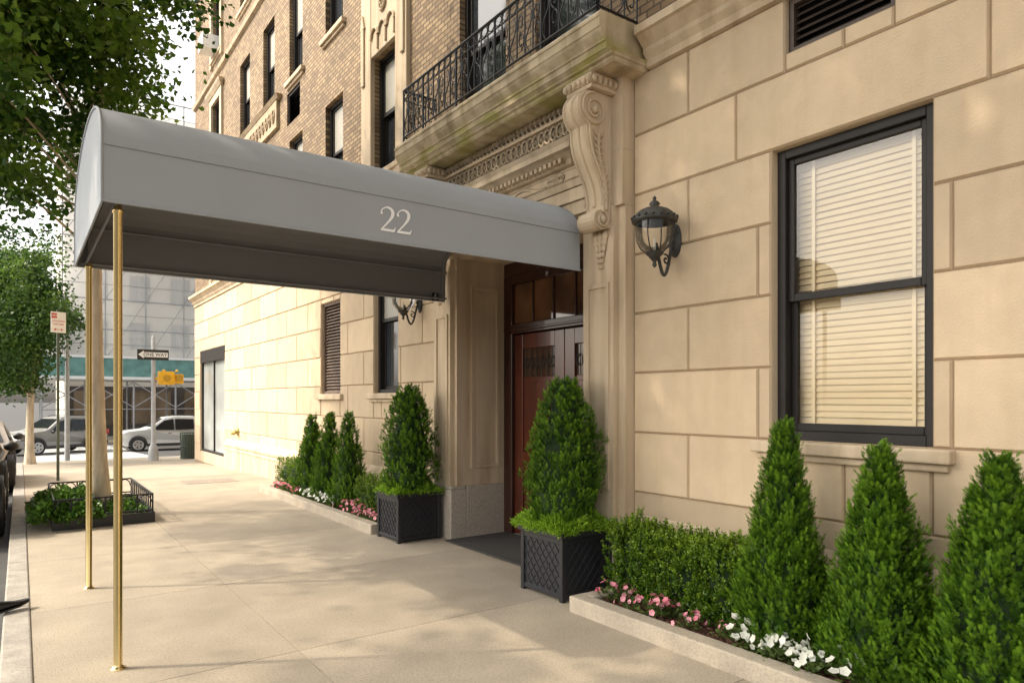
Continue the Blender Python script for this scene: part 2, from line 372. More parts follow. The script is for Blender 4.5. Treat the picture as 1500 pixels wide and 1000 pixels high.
def window(y0,y1,z0,z1,x=WX,blind=False,sill=True,mid=.5,glassm=None,divs=0,w=.055,shade=0):
    gm=MB(); xr=x+.13; f=MB()
    f.box(xr-.05,xr+.08,y0,y0+w,z0,z1); f.box(xr-.05,xr+.08,y1-w,y1,z0,z1); f.box(xr-.05,xr+.08,y0+w,y1-w,z1-w,z1); f.box(xr-.05,xr+.08,y0+w,y1-w,z0,z0+w)
    a,b,c,d=y0+w,y1-w,z0+w,z1-w; zm=c+(d-c)*mid; s=.045
    for (p,q,xx) in ((zm-.03,d,xr-.01),(c,zm+.03,xr+.03)):
        f.box(xx,xx+.035,a,a+s,p,q); f.box(xx,xx+.035,b-s,b,p,q); f.box(xx,xx+.035,a+s,b-s,q-s,q); f.box(xx,xx+.035,a+s,b-s,p,p+s+.01)
        gm.add([(xx+.018,a+s,p+s),(xx+.018,b-s,p+s),(xx+.018,b-s,q-s),(xx+.018,a+s,q-s)],[(0,3,2,1)])
    wo=gm.obj('window',B,[glassm or DG])
    f.obj('frame',wo,[DKF],bevel=.004,seg=1)
    if shade:
        sm=MB(); zz=d-s-(d-c-2*s)*shade; xx=xr+.006
        sm.add([(xx,a+s,max(zz,zm+.02)),(xx,b-s,max(zz,zm+.02)),(xx,b-s,d-s),(xx,a+s,d-s)],[(0,3,2,1)]); sm.obj('blind',wo,[SHADE])
    if blind:
        bl=MB(); n=int((d-c)/.046)
        for i in range(n):
            zz=c+.03+i*.046; xx=xr+.115; tw=random.uniform(-.0015,.0015); sg=random.uniform(-.0015,.0015)
            P=[(-.012+tw,-.023),(-.003,-.006),(.003,.010),(.005,.021)]
            for (p,q) in zip(P[:-1],P[1:]):
                bl.add([(xx+p[0],a+.012,zz+p[1]),(xx+q[0],a+.012,zz+q[1]),(xx+q[0],b-.012,zz+q[1]+sg),(xx+p[0],b-.012,zz+p[1]+sg)],[(0,1,2,3)],0,True)
        for t in (.14,.86):
            yy=a+(b-a)*t; bl.box(xr+.092,xr+.095,yy-.012,yy+.012,c,d)
        bl.obj('blind',wo,[BLIND])
        r=MB(); r.add([(xr+.3,y0-.3,z0-.3),(xr+.3,y1+.3,z0-.3),(xr+.3,y1+.3,z1+.3),(xr+.3,y0-.3,z1+.3)],[(0,3,2,1)]); r.obj('curtain',wo,[CURT])
    if sill:
        s_=MB(); s_.box(x-.08,x+.10,y0-.13,y1+.13,z0-.09,z0-.004); s_.box(x-.04,x+.02,y0-.10,y1+.10,z0-.14,z0-.092); s_.obj('sill',wo,[STP],bevel=.012)
    return wo
window(*OPEN1[0],blind=True,glassm=GL,mid=.49,w=.065)
window(*OPEN1[3],shade=.5)
rs=random.Random(3)
for i,o in enumerate(OPEN2):
    if i==len(CU)*3: continue
    window(*o,x=WX+.02,sill=not (o[2]<5.1),mid=.52,shade=rs.choice([0,0,.3,.45,.6]))
def louvre(o,name='louvre_vent',mat=None):
    y0,y1,z0,z1=o; mb=MB(); x=WX+.07
    mb.box(x-.02,x+.06,y0,y0+.04,z0,z1); mb.box(x-.02,x+.06,y1-.04,y1,z0,z1); mb.box(x-.02,x+.06,y0+.04,y1-.04,z1-.04,z1); mb.box(x-.02,x+.06,y0+.04,y1-.04,z0,z0+.04)
    zz=z0+.06
    while zz<z1-.05:
        mb.add([(x,y0+.04,zz-.02),(x,y1-.04,zz-.02),(x+.05,y1-.04,zz+.03),(x+.05,y0+.04,zz+.03)],[(0,3,2,1)]); zz+=.055
    mb.add([(x+.07,y0,z0),(x+.07,y1,z0),(x+.07,y1,z1),(x+.07,y0,z1)],[(0,3,2,1)],1)
    mb.obj(name,B,[mat or DKF,BLK])
louvre(OPEN1[1],mat=M('dark_louvre',(.07,.05,.04),.5)); louvre(OPEN1[4],mat=M('brown_louvre',(.16,.11,.08),.5)); louvre(OPEN2[len(CU)*3])
mb=MB(); mb.box(WX-.06,WX+.1,11.05,12.25,1.70,1.796); mb.obj('sill',B,[STP],bevel=.012)
gm=MB(); gm.add([(WX+.1,19.3,.15),(WX+.1,22.4,.15),(WX+.1,22.4,3.15),(WX+.1,19.3,3.15)],[(0,3,2,1)]); wo=gm.obj('shop_window',B,[SHG])
f=MB(); f.box(WX+.05,WX+.15,19.3,19.36,.15,3.15); f.box(WX+.05,WX+.15,22.34,22.4,.15,3.15); f.box(WX+.0,WX+.15,19.36,22.34,2.80,3.15);f.box(WX+.05,WX+.15,19.36,22.34,.15,.22); f.box(WX+.06,WX+.12,20.85,20.90,.22,2.8)
f.obj('frame',wo,[DKF],bevel=.006)
mb=MB(); x=WX-.05
mb.box(x,WX+.1,8.62,8.975,4.94,15); mb.box(x,WX+.1,9.825,10.18,4.94,15)
for a,b in ((6.955,8.145),(10.005,11.295),(13.105,15)): mb.box(x+.012,WX+.1,8.976,9.824,a,b)
mb.box(x+.012,WX+.1,8.976,9.824,4.94,5.145)
for zb in (7.0,10.05,13.15):
    for i in range(3):
        cy=8.98+.14+i*.28
        mb.tube([(x-.005,cy+.12*math.cos(t),zb+.22+.14*math.sin(t)) for t in np.linspace(0,math.pi,10)],.022,6)
        mb.box(x-.02,x+.012,cy-.13,cy-.10,zb,zb+.22)
    mb.tube([(x-.005,9.4+.1*math.cos(t),zb+.62+.1*math.sin(t)) for t in np.linspace(0,2*math.pi,14)],.022,6)
    for i in range(4):
        mb.sphere((x,9.4+.06*math.cos(i*1.57),zb+.62+.06*math.sin(i*1.57)),.035)
    for yy in (8.72,10.08):
        mb.box(x-.03,x,yy-.05,yy+.05,zb-.4,zb+.5); mb.prism([(yy-.07,zb+.5),(yy+.07,zb+.5),(yy,zb+.72)],'x',x-.03,x)
mb.obj('window_surround',B,[STP],bevel=.008,seg=1)
mb=MB()
for j,(a,b) in enumerate(FL):
    y0,y1=19.75,20.75
    mb.box(WX-.04,WX+.1,y0-.2,y0-.002,a-.2,b+.2); mb.box(WX-.04,WX+.1,y1+.002,y1+.2,a-.2,b+.2); mb.box(WX-.04,WX+.1,y0,y1,b+.002,b+.2)
    mb.mould(WX,y0-.2,y1+.2,[(0,b+.2),(.06,b+.21),(.12,b+.3),(.14,b+.36),(0,b+.40)])
mb.obj('window_surround',B,[STP],bevel=.008,seg=1)
FRZ=M('frieze_terracotta',(.38,.29,.19),.8,.2,4,.3,50)
mb=MB(); mb.box(WX-.05,WX+.1,14.6,18.2,7.45,8.02); mb.mould(WX+.02,14.55,18.25,[(0,8.02),(.08,8.03),(.13,8.1),(0,8.13)])
for i in range(14):
    cy=14.8+i*.245; mb.tube([(WX-.06,cy+.08*math.cos(t),7.73+.14*math.sin(t)) for t in np.linspace(0,2*math.pi,12)],.02,5); mb.sphere((WX-.05,cy,7.73),.04)
mb.obj('carved_frieze',B,[FRZ])
mb=MB(); mb.mould(WX+.02,10.3,23.2,[(0,10.7),(.07,10.72),(.1,10.8),(0,10.86)],ends=0); mb.obj('string_course',B,[STP])

# ------------------------------- portal
mb=MB(); PX=4.27
for (a,b,s) in ((4.33,4.85,1),(7.17,7.69,-1)):
    mb.box(PX+.06,WX+.05,a-(.03 if s==1 else -.0),b+(.0 if s==1 else .03),.64,3.42)
    mb.box(PX,PX+.058,a+.06,b-.06,.64,3.42)
    mb.box(PX-.018,PX-.0005,a+.11,a+.15,.9,2.75); mb.box(PX-.018,PX-.0005,b-.15,b-.11,.9,2.75); mb.box(PX-.018,PX-.0005,a+.15,b-.15,2.71,2.75); mb.box(PX-.018,PX-.0005,a+.15,b-.15,.9,.94)
for yy,s in ((4.85,-1),(7.17,1)):
    y0,y1=(yy-.20,yy) if s==-1 else (yy,yy+.20)
    mb.box(WX+.052,5.10,y0,y1,.64,3.42)
    yp=yy+(.022 if s==-1 else -.022); ya,yb=min(yy,yp)+.0005,max(yy,yp)-.0005
    for (c,d) in ((WX+.10,WX+.14),(4.91,4.95)): mb.box(c,d,ya,yb,.85,3.1)
    mb.box(WX+.141,4.909,ya,yb,.85,.89); mb.box(WX+.141,4.909,ya,yb,3.06,3.1)
    yp=yy+(.012 if s==-1 else -.012); ya,yb=min(yy,yp)+.0005,max(yy,yp)-.0005
    mb.box(WX+.19,4.86,ya,yb,.94,3.01)
mb.box(PX+.01,5.3,4.60,7.42,3.421,3.9)
mb.box(PX-.03,PX+.009,4.62,7.40,3.44,3.56); mb.box(PX-.06,PX+.009,4.62,7.40,3.563,3.68); mb.mould(PX+.009,4.66,7.36,[(.0,3.68),(.08,3.69),(.1,3.75),(.12,3.76),(0,3.78)])
mb.box(PX+.02,WX+.05,4.3,7.72,3.91,4.55); mb.box(PX+.02,WX+.05,4.3,4.598,3.422,3.908); mb.box(PX+.02,WX+.05,7.422,7.72,3.422,3.908)
mb.mould(PX+.02,4.98,7.04,[(0,3.93),(.05,3.94),(.07,3.98),(.15,4.02),(.20,4.03),(.20,4.08),(.23,4.12),(0,4.15)])
y=5.0
while y<7.0:
    mb.box(PX-.10,PX+.018,y,y+.04,3.955,4.0); y+=.075
y=4.75
while y<7.3:
    mb.tube([(PX-.0,y+.05*math.cos(t),4.32+.07*math.sin(t)) for t in np.linspace(0,2*math.pi,10)],.014,5); mb.sphere((PX+.01,y,4.32),.03,n=8); y+=.095
mb.box(PX-.02,PX+.019,4.68,7.34,4.41,4.44); mb.box(PX-.02,PX+.019,4.68,7.34,4.20,4.23)
y=4.72
while y<7.3:
    mb.sphere((PX-.03,y,4.49),.035,n=8,sc=(1,.8,1.1)); y+=.075
mb.box(PX-.0,PX+.019,4.68,7.34,4.45,4.54)
for cy in (5.2,6.84):
    for r in (.05,.09,.13): mb.tube([(PX+.005,cy+r*math.cos(t),3.86+r*.35*math.sin(t)) for t in np.linspace(0,2*math.pi,14)],.012,5)
mb.tube([(PX+.005,cy,3.85+.04*math.sin(cy*9)) for cy in np.linspace(5.35,6.7,40)],.020,6)
PT=mb.obj('portal',B,[STP],bevel=.006,seg=1)
mb=MB()
for (a,b) in ((4.27,4.86),(7.16,7.75)):
    mb.box(PX-.03,PX+.2,a,b,-.2,.60); mb.box(PX-.01,PX+.19,a+.02,b-.02,.601,.642)
mb.box(PX+.201,5.1,4.65,4.86,-.2,.638); mb.box(PX+.201,5.1,7.16,7.37,-.2,.638); mb.box(PX+.05,5.6,4.87,7.15,-.2,.012)
mb.obj('granite_base',PT,[GRAN],bevel=.008)
def console(y0,y1):
    mb=MB(); cx,cz,R=4.07,4.235,.165
    pts=[(PX+.02,4.40),(4.08,4.40)]
    for t in np.linspace(92,240,14): pts.append((cx+R*math.cos(math.radians(t)),cz+R*math.sin(math.radians(t))))
    x_,z_=pts[-1]
    for t in np.linspace(0,1,16)[1:]:
        pts.append((x_+(4.185-x_)*(t**.9)-.035*math.sin(t*6.28),z_+(3.38-z_)*t))
    c2x,c2z,r2=4.165,3.29,.088
    for t in np.linspace(80,320,12): pts.append((c2x+r2*math.cos(math.radians(t)),c2z+r2*math.sin(math.radians(t))))
    pts.append((PX+.02,3.22))
    mb.prism(pts,'y',y0,y1,0,False)
    for yy in (y0,y1):
        so=-.006 if yy==y0 else .006
        for (ax,az,R0,tn,s) in ((4.075,4.235,.150,4.4*math.pi,1),(4.17,3.29,.076,3.2*math.pi,-1)):
            mb.tube([(ax+R0*(1-t/tn*.88)*math.cos(s*t+1.6),yy+so,az+R0*(1-t/tn*.88)*math.sin(s*t+1.6)) for t in np.linspace(0,tn,48)],.014,6)
            mb.sphere((ax,yy+so,az),.036,n=8)
        mb.tube([(p[0]+.03,yy+so,p[1]) for p in pts[13:31]],.013,6)
        mb.tube([(PX-.01,yy,3.3),(PX-.015,yy,3.8),(PX-.02,yy,4.05),(PX-.01,yy,4.2)],.012,6)
        for i in range(11):
            t=i/10; px=4.12+.085*t-.02*math.sin(t*6.28); pz=4.02-.56*t; q=.06*(1-.55*t)
            for sg in (-1,1): mb.tube([(px,yy,pz),(px+sg*q*.6,yy+so*2,pz+.005),(px+sg*q,yy+so,pz+.045)],[.016,.013,.004],5)
        mb.tube([(4.12+.085*t-.02*math.sin(t*6.28),yy+so,4.03-.6*t) for t in np.linspace(0,1,12)],[.018]*11+[.005],6)
    w=(y1-y0)
    for f_ in (.1,.5,.9):
        yy=y0+w*f_; mb.tube([(p[0],yy,p[1]) for p in pts[2:30]],.014 if f_!=.5 else .022,6)
    for i in range(6):
        zz=3.17-.055*i; r=.075-.010*i
        for s in (-1,0,1): mb.sphere((PX-.015,(y0+y1)/2+s*r*.8,zz),r*.5,n=8,sc=(.6,1,1.3))
    mb.box(4.0,PX+.02,y0-.05,y1+.05,4.405,4.44)
    yy=y0-.03
    while yy<y1+.06: mb.sphere((3.985,yy,4.475),.032,n=8,sc=(.8,.8,1.1)); yy+=.062
    xx=4.02
    while xx<4.3:
        mb.sphere((xx,y0-.065,4.475),.032,n=8,sc=(.8,.8,1.1)); xx+=.062
    mb.box(3.99,PX+.02,y0-.055,y1+.055,4.442,4.53)
    mb.obj('console_bracket',PT,[STP])
console(4.43,4.66); console(7.36,7.59)
mb=MB(); W_=WX+.03
mb.mould(W_,4.36,7.76,[(.30,4.54),(.42,4.545),(.44,4.56),(.44,4.58),(.47,4.59),(.47,4.605),(.50,4.628)],ends=.5)
mb.mould(W_,4.16,7.96,[(.45,4.632),(.50,4.634),(.50,4.69),(.515,4.695),(.515,4.715),(.53,4.735),(.555,4.765),(.565,4.79),(.575,4.795),(.575,4.87),(.585,4.875),(.585,4.895),(.56,4.93),(0,4.935)],ends=0)
SL=mb.obj('balcony_slab',PT,[MOSS],bevel=.004,seg=1)
mb=MB(); bx=3.96
def rail(p,q,mb):
    p=Vector(p);q=Vector(q); L=(q-p).length; d=(q-p)/L; n=max(2,int(L/.125))
    for z,r in ((5.62,.017),(5.03,.012),(5.50,.008)): mb.tube([p+Vector((0,0,z)),q+Vector((0,0,z))],r,6)
    for i in range(n+1):
        c=p+d*(L*i/n); mb.tube([c+Vector((0,0,4.93 if i%6==0 else 5.03)),c+Vector((0,0,5.62))],.013 if i%6==0 else .008,6)
        if i<n:
            m=c+d*(L/n/2); r=L/n/2-.01
            mb.tube([m+d*(r*math.cos(t))+Vector((0,0,5.56+r*.9*math.sin(t))) for t in np.linspace(0,2*math.pi,10)],.006,5)
            if i%2==0:
                for s in (1,-1):
                    mb.tube([m+d*(s*r*(1-.7*t/7)*math.cos(t-1.5))+Vector((0,0,5.28+s*.09+.09*(1-.5*t/7)*math.sin(t-1.5))) for t in np.linspace(0,7,18)],.007,5)
            else:
                mb.tube([m+d*(r*.9*math.sin(t*2))+Vector((0,0,5.05+t/3.14*.42)) for t in np.linspace(0,3.14,14)],.007,5)
rail((bx,4.26,0),(bx,7.86,0),mb); rail((bx,4.26,0),(WX,4.26,0),mb); rail((bx,7.86,0),(WX,7.86,0),mb)
mb.obj('balcony_railing',PT,[BLK])
# door
D=MB(); DX=5.02
D.box(DX,DX+.12,6.98,7.155,.015,3.25); D.box(DX,DX+.12,4.865,5.02,.015,3.25); D.box(DX,DX+.12,5.02,6.98,3.14,3.25); D.box(DX-.01,DX+.12,5.02,6.98,2.52,2.64)
D.box(DX,DX+.2,4.87,7.15,3.251,3.419)
D.box(DX-.03,DX-.011,4.9,7.12,2.55,2.58)
for i in range(1,5):
    y=5.02+1.96*i/5; D.box(DX+.03,DX+.07,y-.013,y+.013,2.64,3.14)
DO=D.obj('door_surround',B,[WOODD],bevel=.008)
gm=MB(); gm.add([(DX+.05,5.02,2.64),(DX+.05,6.98,2.64),(DX+.05,6.98,3.14),(DX+.05,5.02,3.14)],[(0,3,2,1)]); gm.obj('transom_glass',DO,[M('amber_glass',(.12,.055,.025),.05,.8,1.6,spec=.9)])
for (a,b) in ((5.025,5.995),(6.005,6.975)):
    D=MB(); x0,x1=DX+.04,DX+.09
    D.box(x0,x1,a,a+.17,.03,2.51); D.box(x0,x1,b-.17,b,.03,2.51); D.box(x0,x1,a+.17,b-.17,2.33,2.51); D.box(x0,x1,a+.17,b-.17,.03,.30); D.box(x0,x1,a+.17,b-.17,.92,1.06)
    D.box(x0+.02,x1,a+.17,b-.17,.30,.92); D.box(x0+.008,x0+.0195,a+.23,b-.23,.36,.86)
    D.box(x0+.02,x1,a+.17,b-.17,1.06,1.98); D.box(x0+.008,x0+.0195,a+.23,b-.23,1.12,1.92)
    dd=D.obj('door',B,[WOOD],bevel=.01)
    gm=MB(); gm.add([(x0+.03,a+.17,1.98),(x0+.03,b-.17,1.98),(x0+.03,b-.17,2.33),(x0+.03,a+.17,2.33)],[(0,3,2,1)]); gm.obj('door_glass',dd,[M('door_glass_warm',(.07,.035,.02),.1,.4,2,spec=.6)])
    gm=MB()
    for i in range(6):
        y=a+.17+(b-a-.34)*(i+.5)/6; gm.tube([(x0+.012,y,1.98),(x0+.012,y,2.33)],.005,5)
        for zc in (2.15,): gm.tube([(x0+.012,y+.04*math.cos(t),zc+.07*math.sin(t)) for t in np.linspace(0,6.28,10)],.005,5)
    gm.obj('door_grille',dd,[BLK])
    gm=MB(); yy=b-.05 if a<5.5 else a+.05; gm.tube([(x0,yy,1.0),(x0-.05,yy,1.02),(x0-.05,yy,1.28),(x0,yy,1.30)],.012,8); gm.obj('handle',dd,[BRASS])
mb=MB(); mb.box(4.12,5.02,4.98,7.10,.0125,.024); lab(mb.obj('doormat',None,[MAT],loc=(4.6,6,0),bevel=.004),'dark ribbed doormat on the entrance threshold','doormat')

# ------------------------------- awning
A=empty('awning',(2.3,6.05,0),'grey canvas entrance awning numbered 22 on brass posts','awning')
ay0,ay1,az0,az1,ax0,ax1=4.80,7.30,2.90,3.25,.40,4.235
yc=(ay0+ay1)/2; ra=(ay1-ay0)/2; rb=.47
sec=[(ay0,az0),(ay0,az1)]+[(yc-ra*math.cos(t),az1+rb*math.sin(t)**.9) for t in np.linspace(.12,math.pi-.12,22)]+[(ay1,az1),(ay1,az0)]
mb=MB(); n=len(sec); xs=np.linspace(ax0,ax1,5)
vs=[(x,p[0],p[1]) for x in xs for p in sec[2:-2]]; m_=n-4
mb.add(vs,[(a*m_+i,(a+1)*m_+i,(a+1)*m_+i+1,a*m_+i+1) for a in range(4) for i in range(m_-1)],0,True)
for i in (0,1,n-3,n-2):
    p,q=sec[i],sec[i+1]; mb.add([(ax0,p[0],p[1]),(ax1,p[0],p[1]),(ax1,q[0],q[1]),(ax0,q[0],q[1])],[(0,1,2,3)])
mb.add([(ax0,p[0],p[1]) for p in sec],[tuple(range(n))],0)
for yy in (ay0-.004,ay1+.004):
    mb.tube([(ax0,yy,az0+.004),(ax1,yy,az0+.004)],.009,6)
    mb.tube([(ax0,yy,az1),(ax1,yy,az1)],.005,6)
mb.tube([(ax0-.002,p[0],p[1]) for p in sec],.009,6); mb.tube([(ax0,ay0,az0+.004),(ax0,ay1,az0+.004)],.009,6)
can=mb.obj('canopy',A,[AWN])
mb=MB(); e=.016
sec2=[(ay0+e,az0+.01),(ay0+e,az1)]+[(yc-(ra-e)*math.cos(t),az1+(rb-e)*math.sin(t)**.9) for t in np.linspace(.12,math.pi-.12,22)]+[(ay1-e,az1),(ay1-e,az0+.01)]
for i in range(n-1):
    p,q=sec2[i],sec2[i+1]; mb.add([(ax0+e,p[0],p[1]),(ax1,p[0],p[1]),(ax1,q[0],q[1]),(ax0+e,q[0],q[1])],[(3,2,1,0)],0,False)
mb.add([(ax0+e,p[0],p[1]) for p in sec2],[tuple(range(n))],0)
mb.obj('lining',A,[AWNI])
mb=MB(); e=.045
sec3=[(ay0+e,az0+.03),(ay0+e,az1)]+[(yc-(ra-e)*math.cos(t),az1+(rb-e-.01)*math.sin(t)**.9) for t in np.linspace(.12,math.pi-.12,14)]+[(ay1-e,az1),(ay1-e,az0+.03)]
for xx in (ax0+.1,ax1-.05): mb.tube([(xx,p[0],p[1]) for p in sec3],.012,6)
for yy in (ay0+e,ay1-e):
    for zz in (az0+.03,az1): mb.tube([(ax0+.05,yy,zz),(ax1,yy,zz)],.012,6)
mb.tube([(ax0+.08,ay0+e,az0+.03),(ax0+.08,ay1-e,az0+.03)],.012,6)
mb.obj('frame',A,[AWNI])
for yy in (4.96,7.22):
    mb=MB(); mb.lathe((.5,yy,0),[(.045,0),(.045,.008),(.032,.014),(.0255,.03),(.0255,2.87),(.032,2.88),(.032,2.90)],24); mb.lathe((.5,yy,0),[(.0242,2.895),(.0242,2.93)],12)
    mb.obj('post',A,[BRASS])
def numeral(mb,x0,z0,h,y):
    P=[(.06,.74),(.08,.84),(.17,.94),(.32,1.0),(.47,.97),(.57,.87),(.58,.73),(.52,.58),(.40,.42),(.24,.24),(.06,.045)]
    Wd=[.08,.05,.045,.065,.11,.145,.15,.12,.085,.07,.055]
    pts=[];ws=[]
    for i in range(len(P)-1):
        p0=P[max(i-1,0)];p1=P[i];p2=P[i+1];p3=P[min(i+2,len(P)-1)]
        for t in np.linspace(0,1,6)[:-1]:
            f=lambda a,b,c,d:.5*((2*b)+(-a+c)*t+(2*a-5*b+4*c-d)*t*t+(-a+3*b-3*c+d)*t**3)
            pts.append(Vector((f(p0[0],p1[0],p2[0],p3[0]),f(p0[1],p1[1],p2[1],p3[1])))); ws.append(Wd[i]*(1-t)+Wd[i+1]*t)
    pts.append(Vector(P[-1]));ws.append(Wd[-1])
    L=[];R=[]
    for i,p in enumerate(pts):
        d=(pts[min(i+1,len(pts)-1)]-pts[max(i-1,0)]).normalized(); nn=Vector((-d.y,d.x))
        L.append(p+nn*ws[i]/2);R.append(p-nn*ws[i]/2)
    V=[(x0+q.x*h,y,z0+q.y*h) for q in L+R]; m=len(L)
    mb.add(V,[(i,i+1,m+i+1,m+i) for i in range(m-1)])
    base=[(.03,0),(.66,0),(.72,.22),(.69,.22),(.64,.12),(.58,.105),(.12,.105),(.03,.03)]
    mb.add([(x0+a*h,y-.0012,z0+b*h) for a,b in base],[tuple(range(8))])
    mb.add([(x0+(.08+.055*math.cos(t))*h,y-.0006,z0+(.735+.055*math.sin(t))*h) for t in np.linspace(0,6.0,12)],[tuple(range(12))])
NUM=M('numeral_white',(.95,.955,.96),.5,.003)
mb=MB(); numeral(mb,2.215,2.985,.183,ay0-.006); numeral(mb,2.352,2.985,.183,ay0-.006)
mb.obj('numeral',A,[NUM])
mb=MB(); mb.box(4.04,4.13,ay1-.035,ay1-.030,az0+.0,az0+.09); lo=mb.obj('maker_label',A,[BLK])
mb=MB()
for s in (0,2.09,4.19): mb.sphere((4.085+.018*math.sin(s),ay1-.036,az0+.05+.018*math.cos(s)),.012,n=8,sc=(1,.1,1))
mb.box(4.06,4.11,ay1-.0365,ay1-.0355,az0+.015,az0+.022); mb.obj('emblem',lo,[WHT])

# ------------------------------- wall lantern
def lantern(y,z,label):
    L=empty('wall_lantern',(WX,y,z),label,'lantern','lanterns flanking the entrance')
    mb=MB(); x=WX
    mb.loft([[(xx,y+.065*s*math.cos(t),z+.14*s*math.sin(t)) for t in np.linspace(0,2*math.pi,20,endpoint=False)] for xx,s in ((x+.002,1),(x-.012,1),(x-.02,.75),(x-.035,.5))])
    mb.sphere((x-.03,y,z),.035,n=10)
    cx=x-.255
    arm=[(x-.03,y,z-.03)]
    for t in np.linspace(0,math.pi,18): arm.append((x-.05-.185*(t/math.pi),y,z-.05-.25*math.sin(t)))
    arm.append((cx,y,z-.21)); mb.tube(arm,.014,8)
    mb.tube([(x-.12+.045*(1-t/9)*math.cos(-t+2),y,z-.17+.045*(1-t/9)*math.sin(-t+2)) for t in np.linspace(0,8,26)],.008,6)
    mb.obj('arm',L,[PATINA])
    c=(cx,y,z-.04)
    mb=MB(); mb.lathe(c,[(.005,-.21),(.02,-.19),(.012,-.165),(.03,-.145),(.05,-.12),(.072,-.10),(.074,-.085)],20)
    mb.lathe(c,[(.165,.15),(.182,.155),(.186,.17),(.176,.188),(.168,.195),(.155,.222),(.122,.25),(.075,.27),(.04,.277),(.032,.29),(.045,.305),(.03,.325),(.01,.335),(.018,.35),(.004,.37)],24)
    for i in range(4):
        t=i*math.pi/2+.4; mb.tube([(cx+r*math.cos(t),y+r*math.sin(t),c[2]+zz) for r,zz in ((.072,-.09),(.118,-.05),(.152,.02),(.162,.08),(.162,.155))],.0055,5)
    for i in range(18):
        t=i*math.pi/9; mb.sphere((cx+.182*math.cos(t),y+.182*math.sin(t),c[2]+.19),.013,n=6)
    mb.obj('cage',L,[PATINA])
    mb=MB(); mb.lathe(c,[(.066,-.085),(.105,-.055),(.135,-.015),(.150,.03),(.155,.08),(.153,.15)],24); mb.obj('glass_globe',L,[glassmat('lantern_clear',(.96,.96,.95),.8)])
    mb=MB(); mb.lathe(c,[(.012,-.085),(.013,-.03),(.010,-.02),(.010,.02),(.004,.03)],10); mb.obj('candle',L,[FROST])
    return L
lan=lantern(3.82,3.02,'dark bronze wall lantern on limestone beside the awning')
l2=dup(lan,(WX,8.30,3.02),0,1,'dark bronze wall lantern on limestone beyond the entrance')

# ------------------------------- planters & shrubs
def cone_shrub(parent,name,base,R,Hh,n,seed,bulge=False,L=.05,mat=None,per=12,PL=.15):
    global rng; rng=np.random.default_rng(seed)
    ph=rng.uniform(0,6.28,8)
    def rad(t,a):
        t=np.clip(t,0,1)
        if bulge: r=np.where(t<.3,.82+.18*np.sin(t/.3*1.57),np.cos(np.clip((t-.3)/.72,0,1)*1.5)**.75)
        else: r=np.minimum(1,(t+.06)/.16)**.4*(1-t)**.82*1.06
        return R*r*(1+.07*np.sin(3*a+ph[0]+5*t)+.07*np.sin(5*a+ph[1]-9*t)+.06*np.sin(17*t+ph[2]+2*a)+.05*np.sin(9*a+ph[4]+13*t))
    npl=n//per; t=rng.uniform(-.02,.97,npl*3); keep=rng.uniform(0,1,npl*3)<(rad(t,0)/R*.9+.12); t=t[keep][:npl]; npl=len(t)
    a=rng.uniform(0,6.283,npl); q=rng.uniform(.60,.93,npl); q=np.where(rng.uniform(0,1,npl)<.10,q+.13,q)
    rr_=rad(t,a)*q
    pb=np.stack([base[0]+rr_*np.cos(a),base[1]+rr_*np.sin(a),base[2]+np.maximum(t,.0)*Hh*.93],1)
    out=np.stack([np.cos(a),np.sin(a),np.zeros(npl)],1)
    pax=nrm(out*rng.uniform(.15,.55,(npl,1))+np.array([0,0,1.0])+rng.normal(size=(npl,3))*.14)
    pl=PL*rng.uniform(.6,1.25,npl)*np.clip(1.15-.45*t,.6,1.1)
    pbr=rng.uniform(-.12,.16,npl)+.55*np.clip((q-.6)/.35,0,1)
    f=(np.arange(per)+rng.uniform(0,1,(npl,per)))/per
    B3=np.repeat(pb,per,0); A3=np.repeat(pax,per,0); O3=np.repeat(out,per,0); PLr=np.repeat(pl,per); F=f.reshape(-1); N=npl*per
    rv=rvec(N); lat=nrm(rv-A3*np.sum(rv*A3,1,keepdims=True))
    p=B3+A3*(PLr*F*.85)[:,None]+lat*(.018*(1-F))[:,None]
    ax=nrm(A3*(.9+.8*F)[:,None]+lat*(.75*(1.1-F))[:,None]+O3*.15)
    sd=nrm(np.cross(ax,O3+rng.normal(size=(N,3))*.45)); Ls=L*rng.uniform(.7,1.3,N)*(1.1-.35*F)
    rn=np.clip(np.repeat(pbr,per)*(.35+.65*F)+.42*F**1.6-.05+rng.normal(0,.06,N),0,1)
    Q=[rhomb(p,ax,sd,Ls,Ls*.12)];RN=[rn]
    for i,fr in enumerate((.12,.36,.6)):
        b=p+ax*(Ls*fr)[:,None]
        for s in (1,-1):
            d=nrm(ax+sd*s*.62); s2=nrm(np.cross(d,np.cross(ax,sd)))
            Q.append(rhomb(b,d,s2,Ls*(.62-.38*fr),Ls*.09)); RN.append(np.clip(rn+.07,0,1))
    V=np.concatenate(Q); rr=np.concatenate(RN); o=ORG[parent]; V=V-np.array([o.x,o.y,o.z])
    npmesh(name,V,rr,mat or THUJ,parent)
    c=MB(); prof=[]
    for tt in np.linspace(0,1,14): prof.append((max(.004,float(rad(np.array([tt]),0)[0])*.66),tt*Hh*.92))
    c.lathe(base,prof,12); c.obj('dark_core',parent,[DKC])  # added solid dark core, keeps the cone from being see-through
def shrub(base,R,Hh,n,seed,label,group=None,**kw):
    e=empty('arborvitae_shrub',base,label,'shrub',group); cone_shrub(e,'foliage',base,R,Hh,n,seed,**kw)
    c=MB(); c.tube([(base[0],base[1],base[2]),(base[0],base[1],base[2]+Hh*.5)],[.03,.012],7); c.obj('stem',e,[BARK]); return e
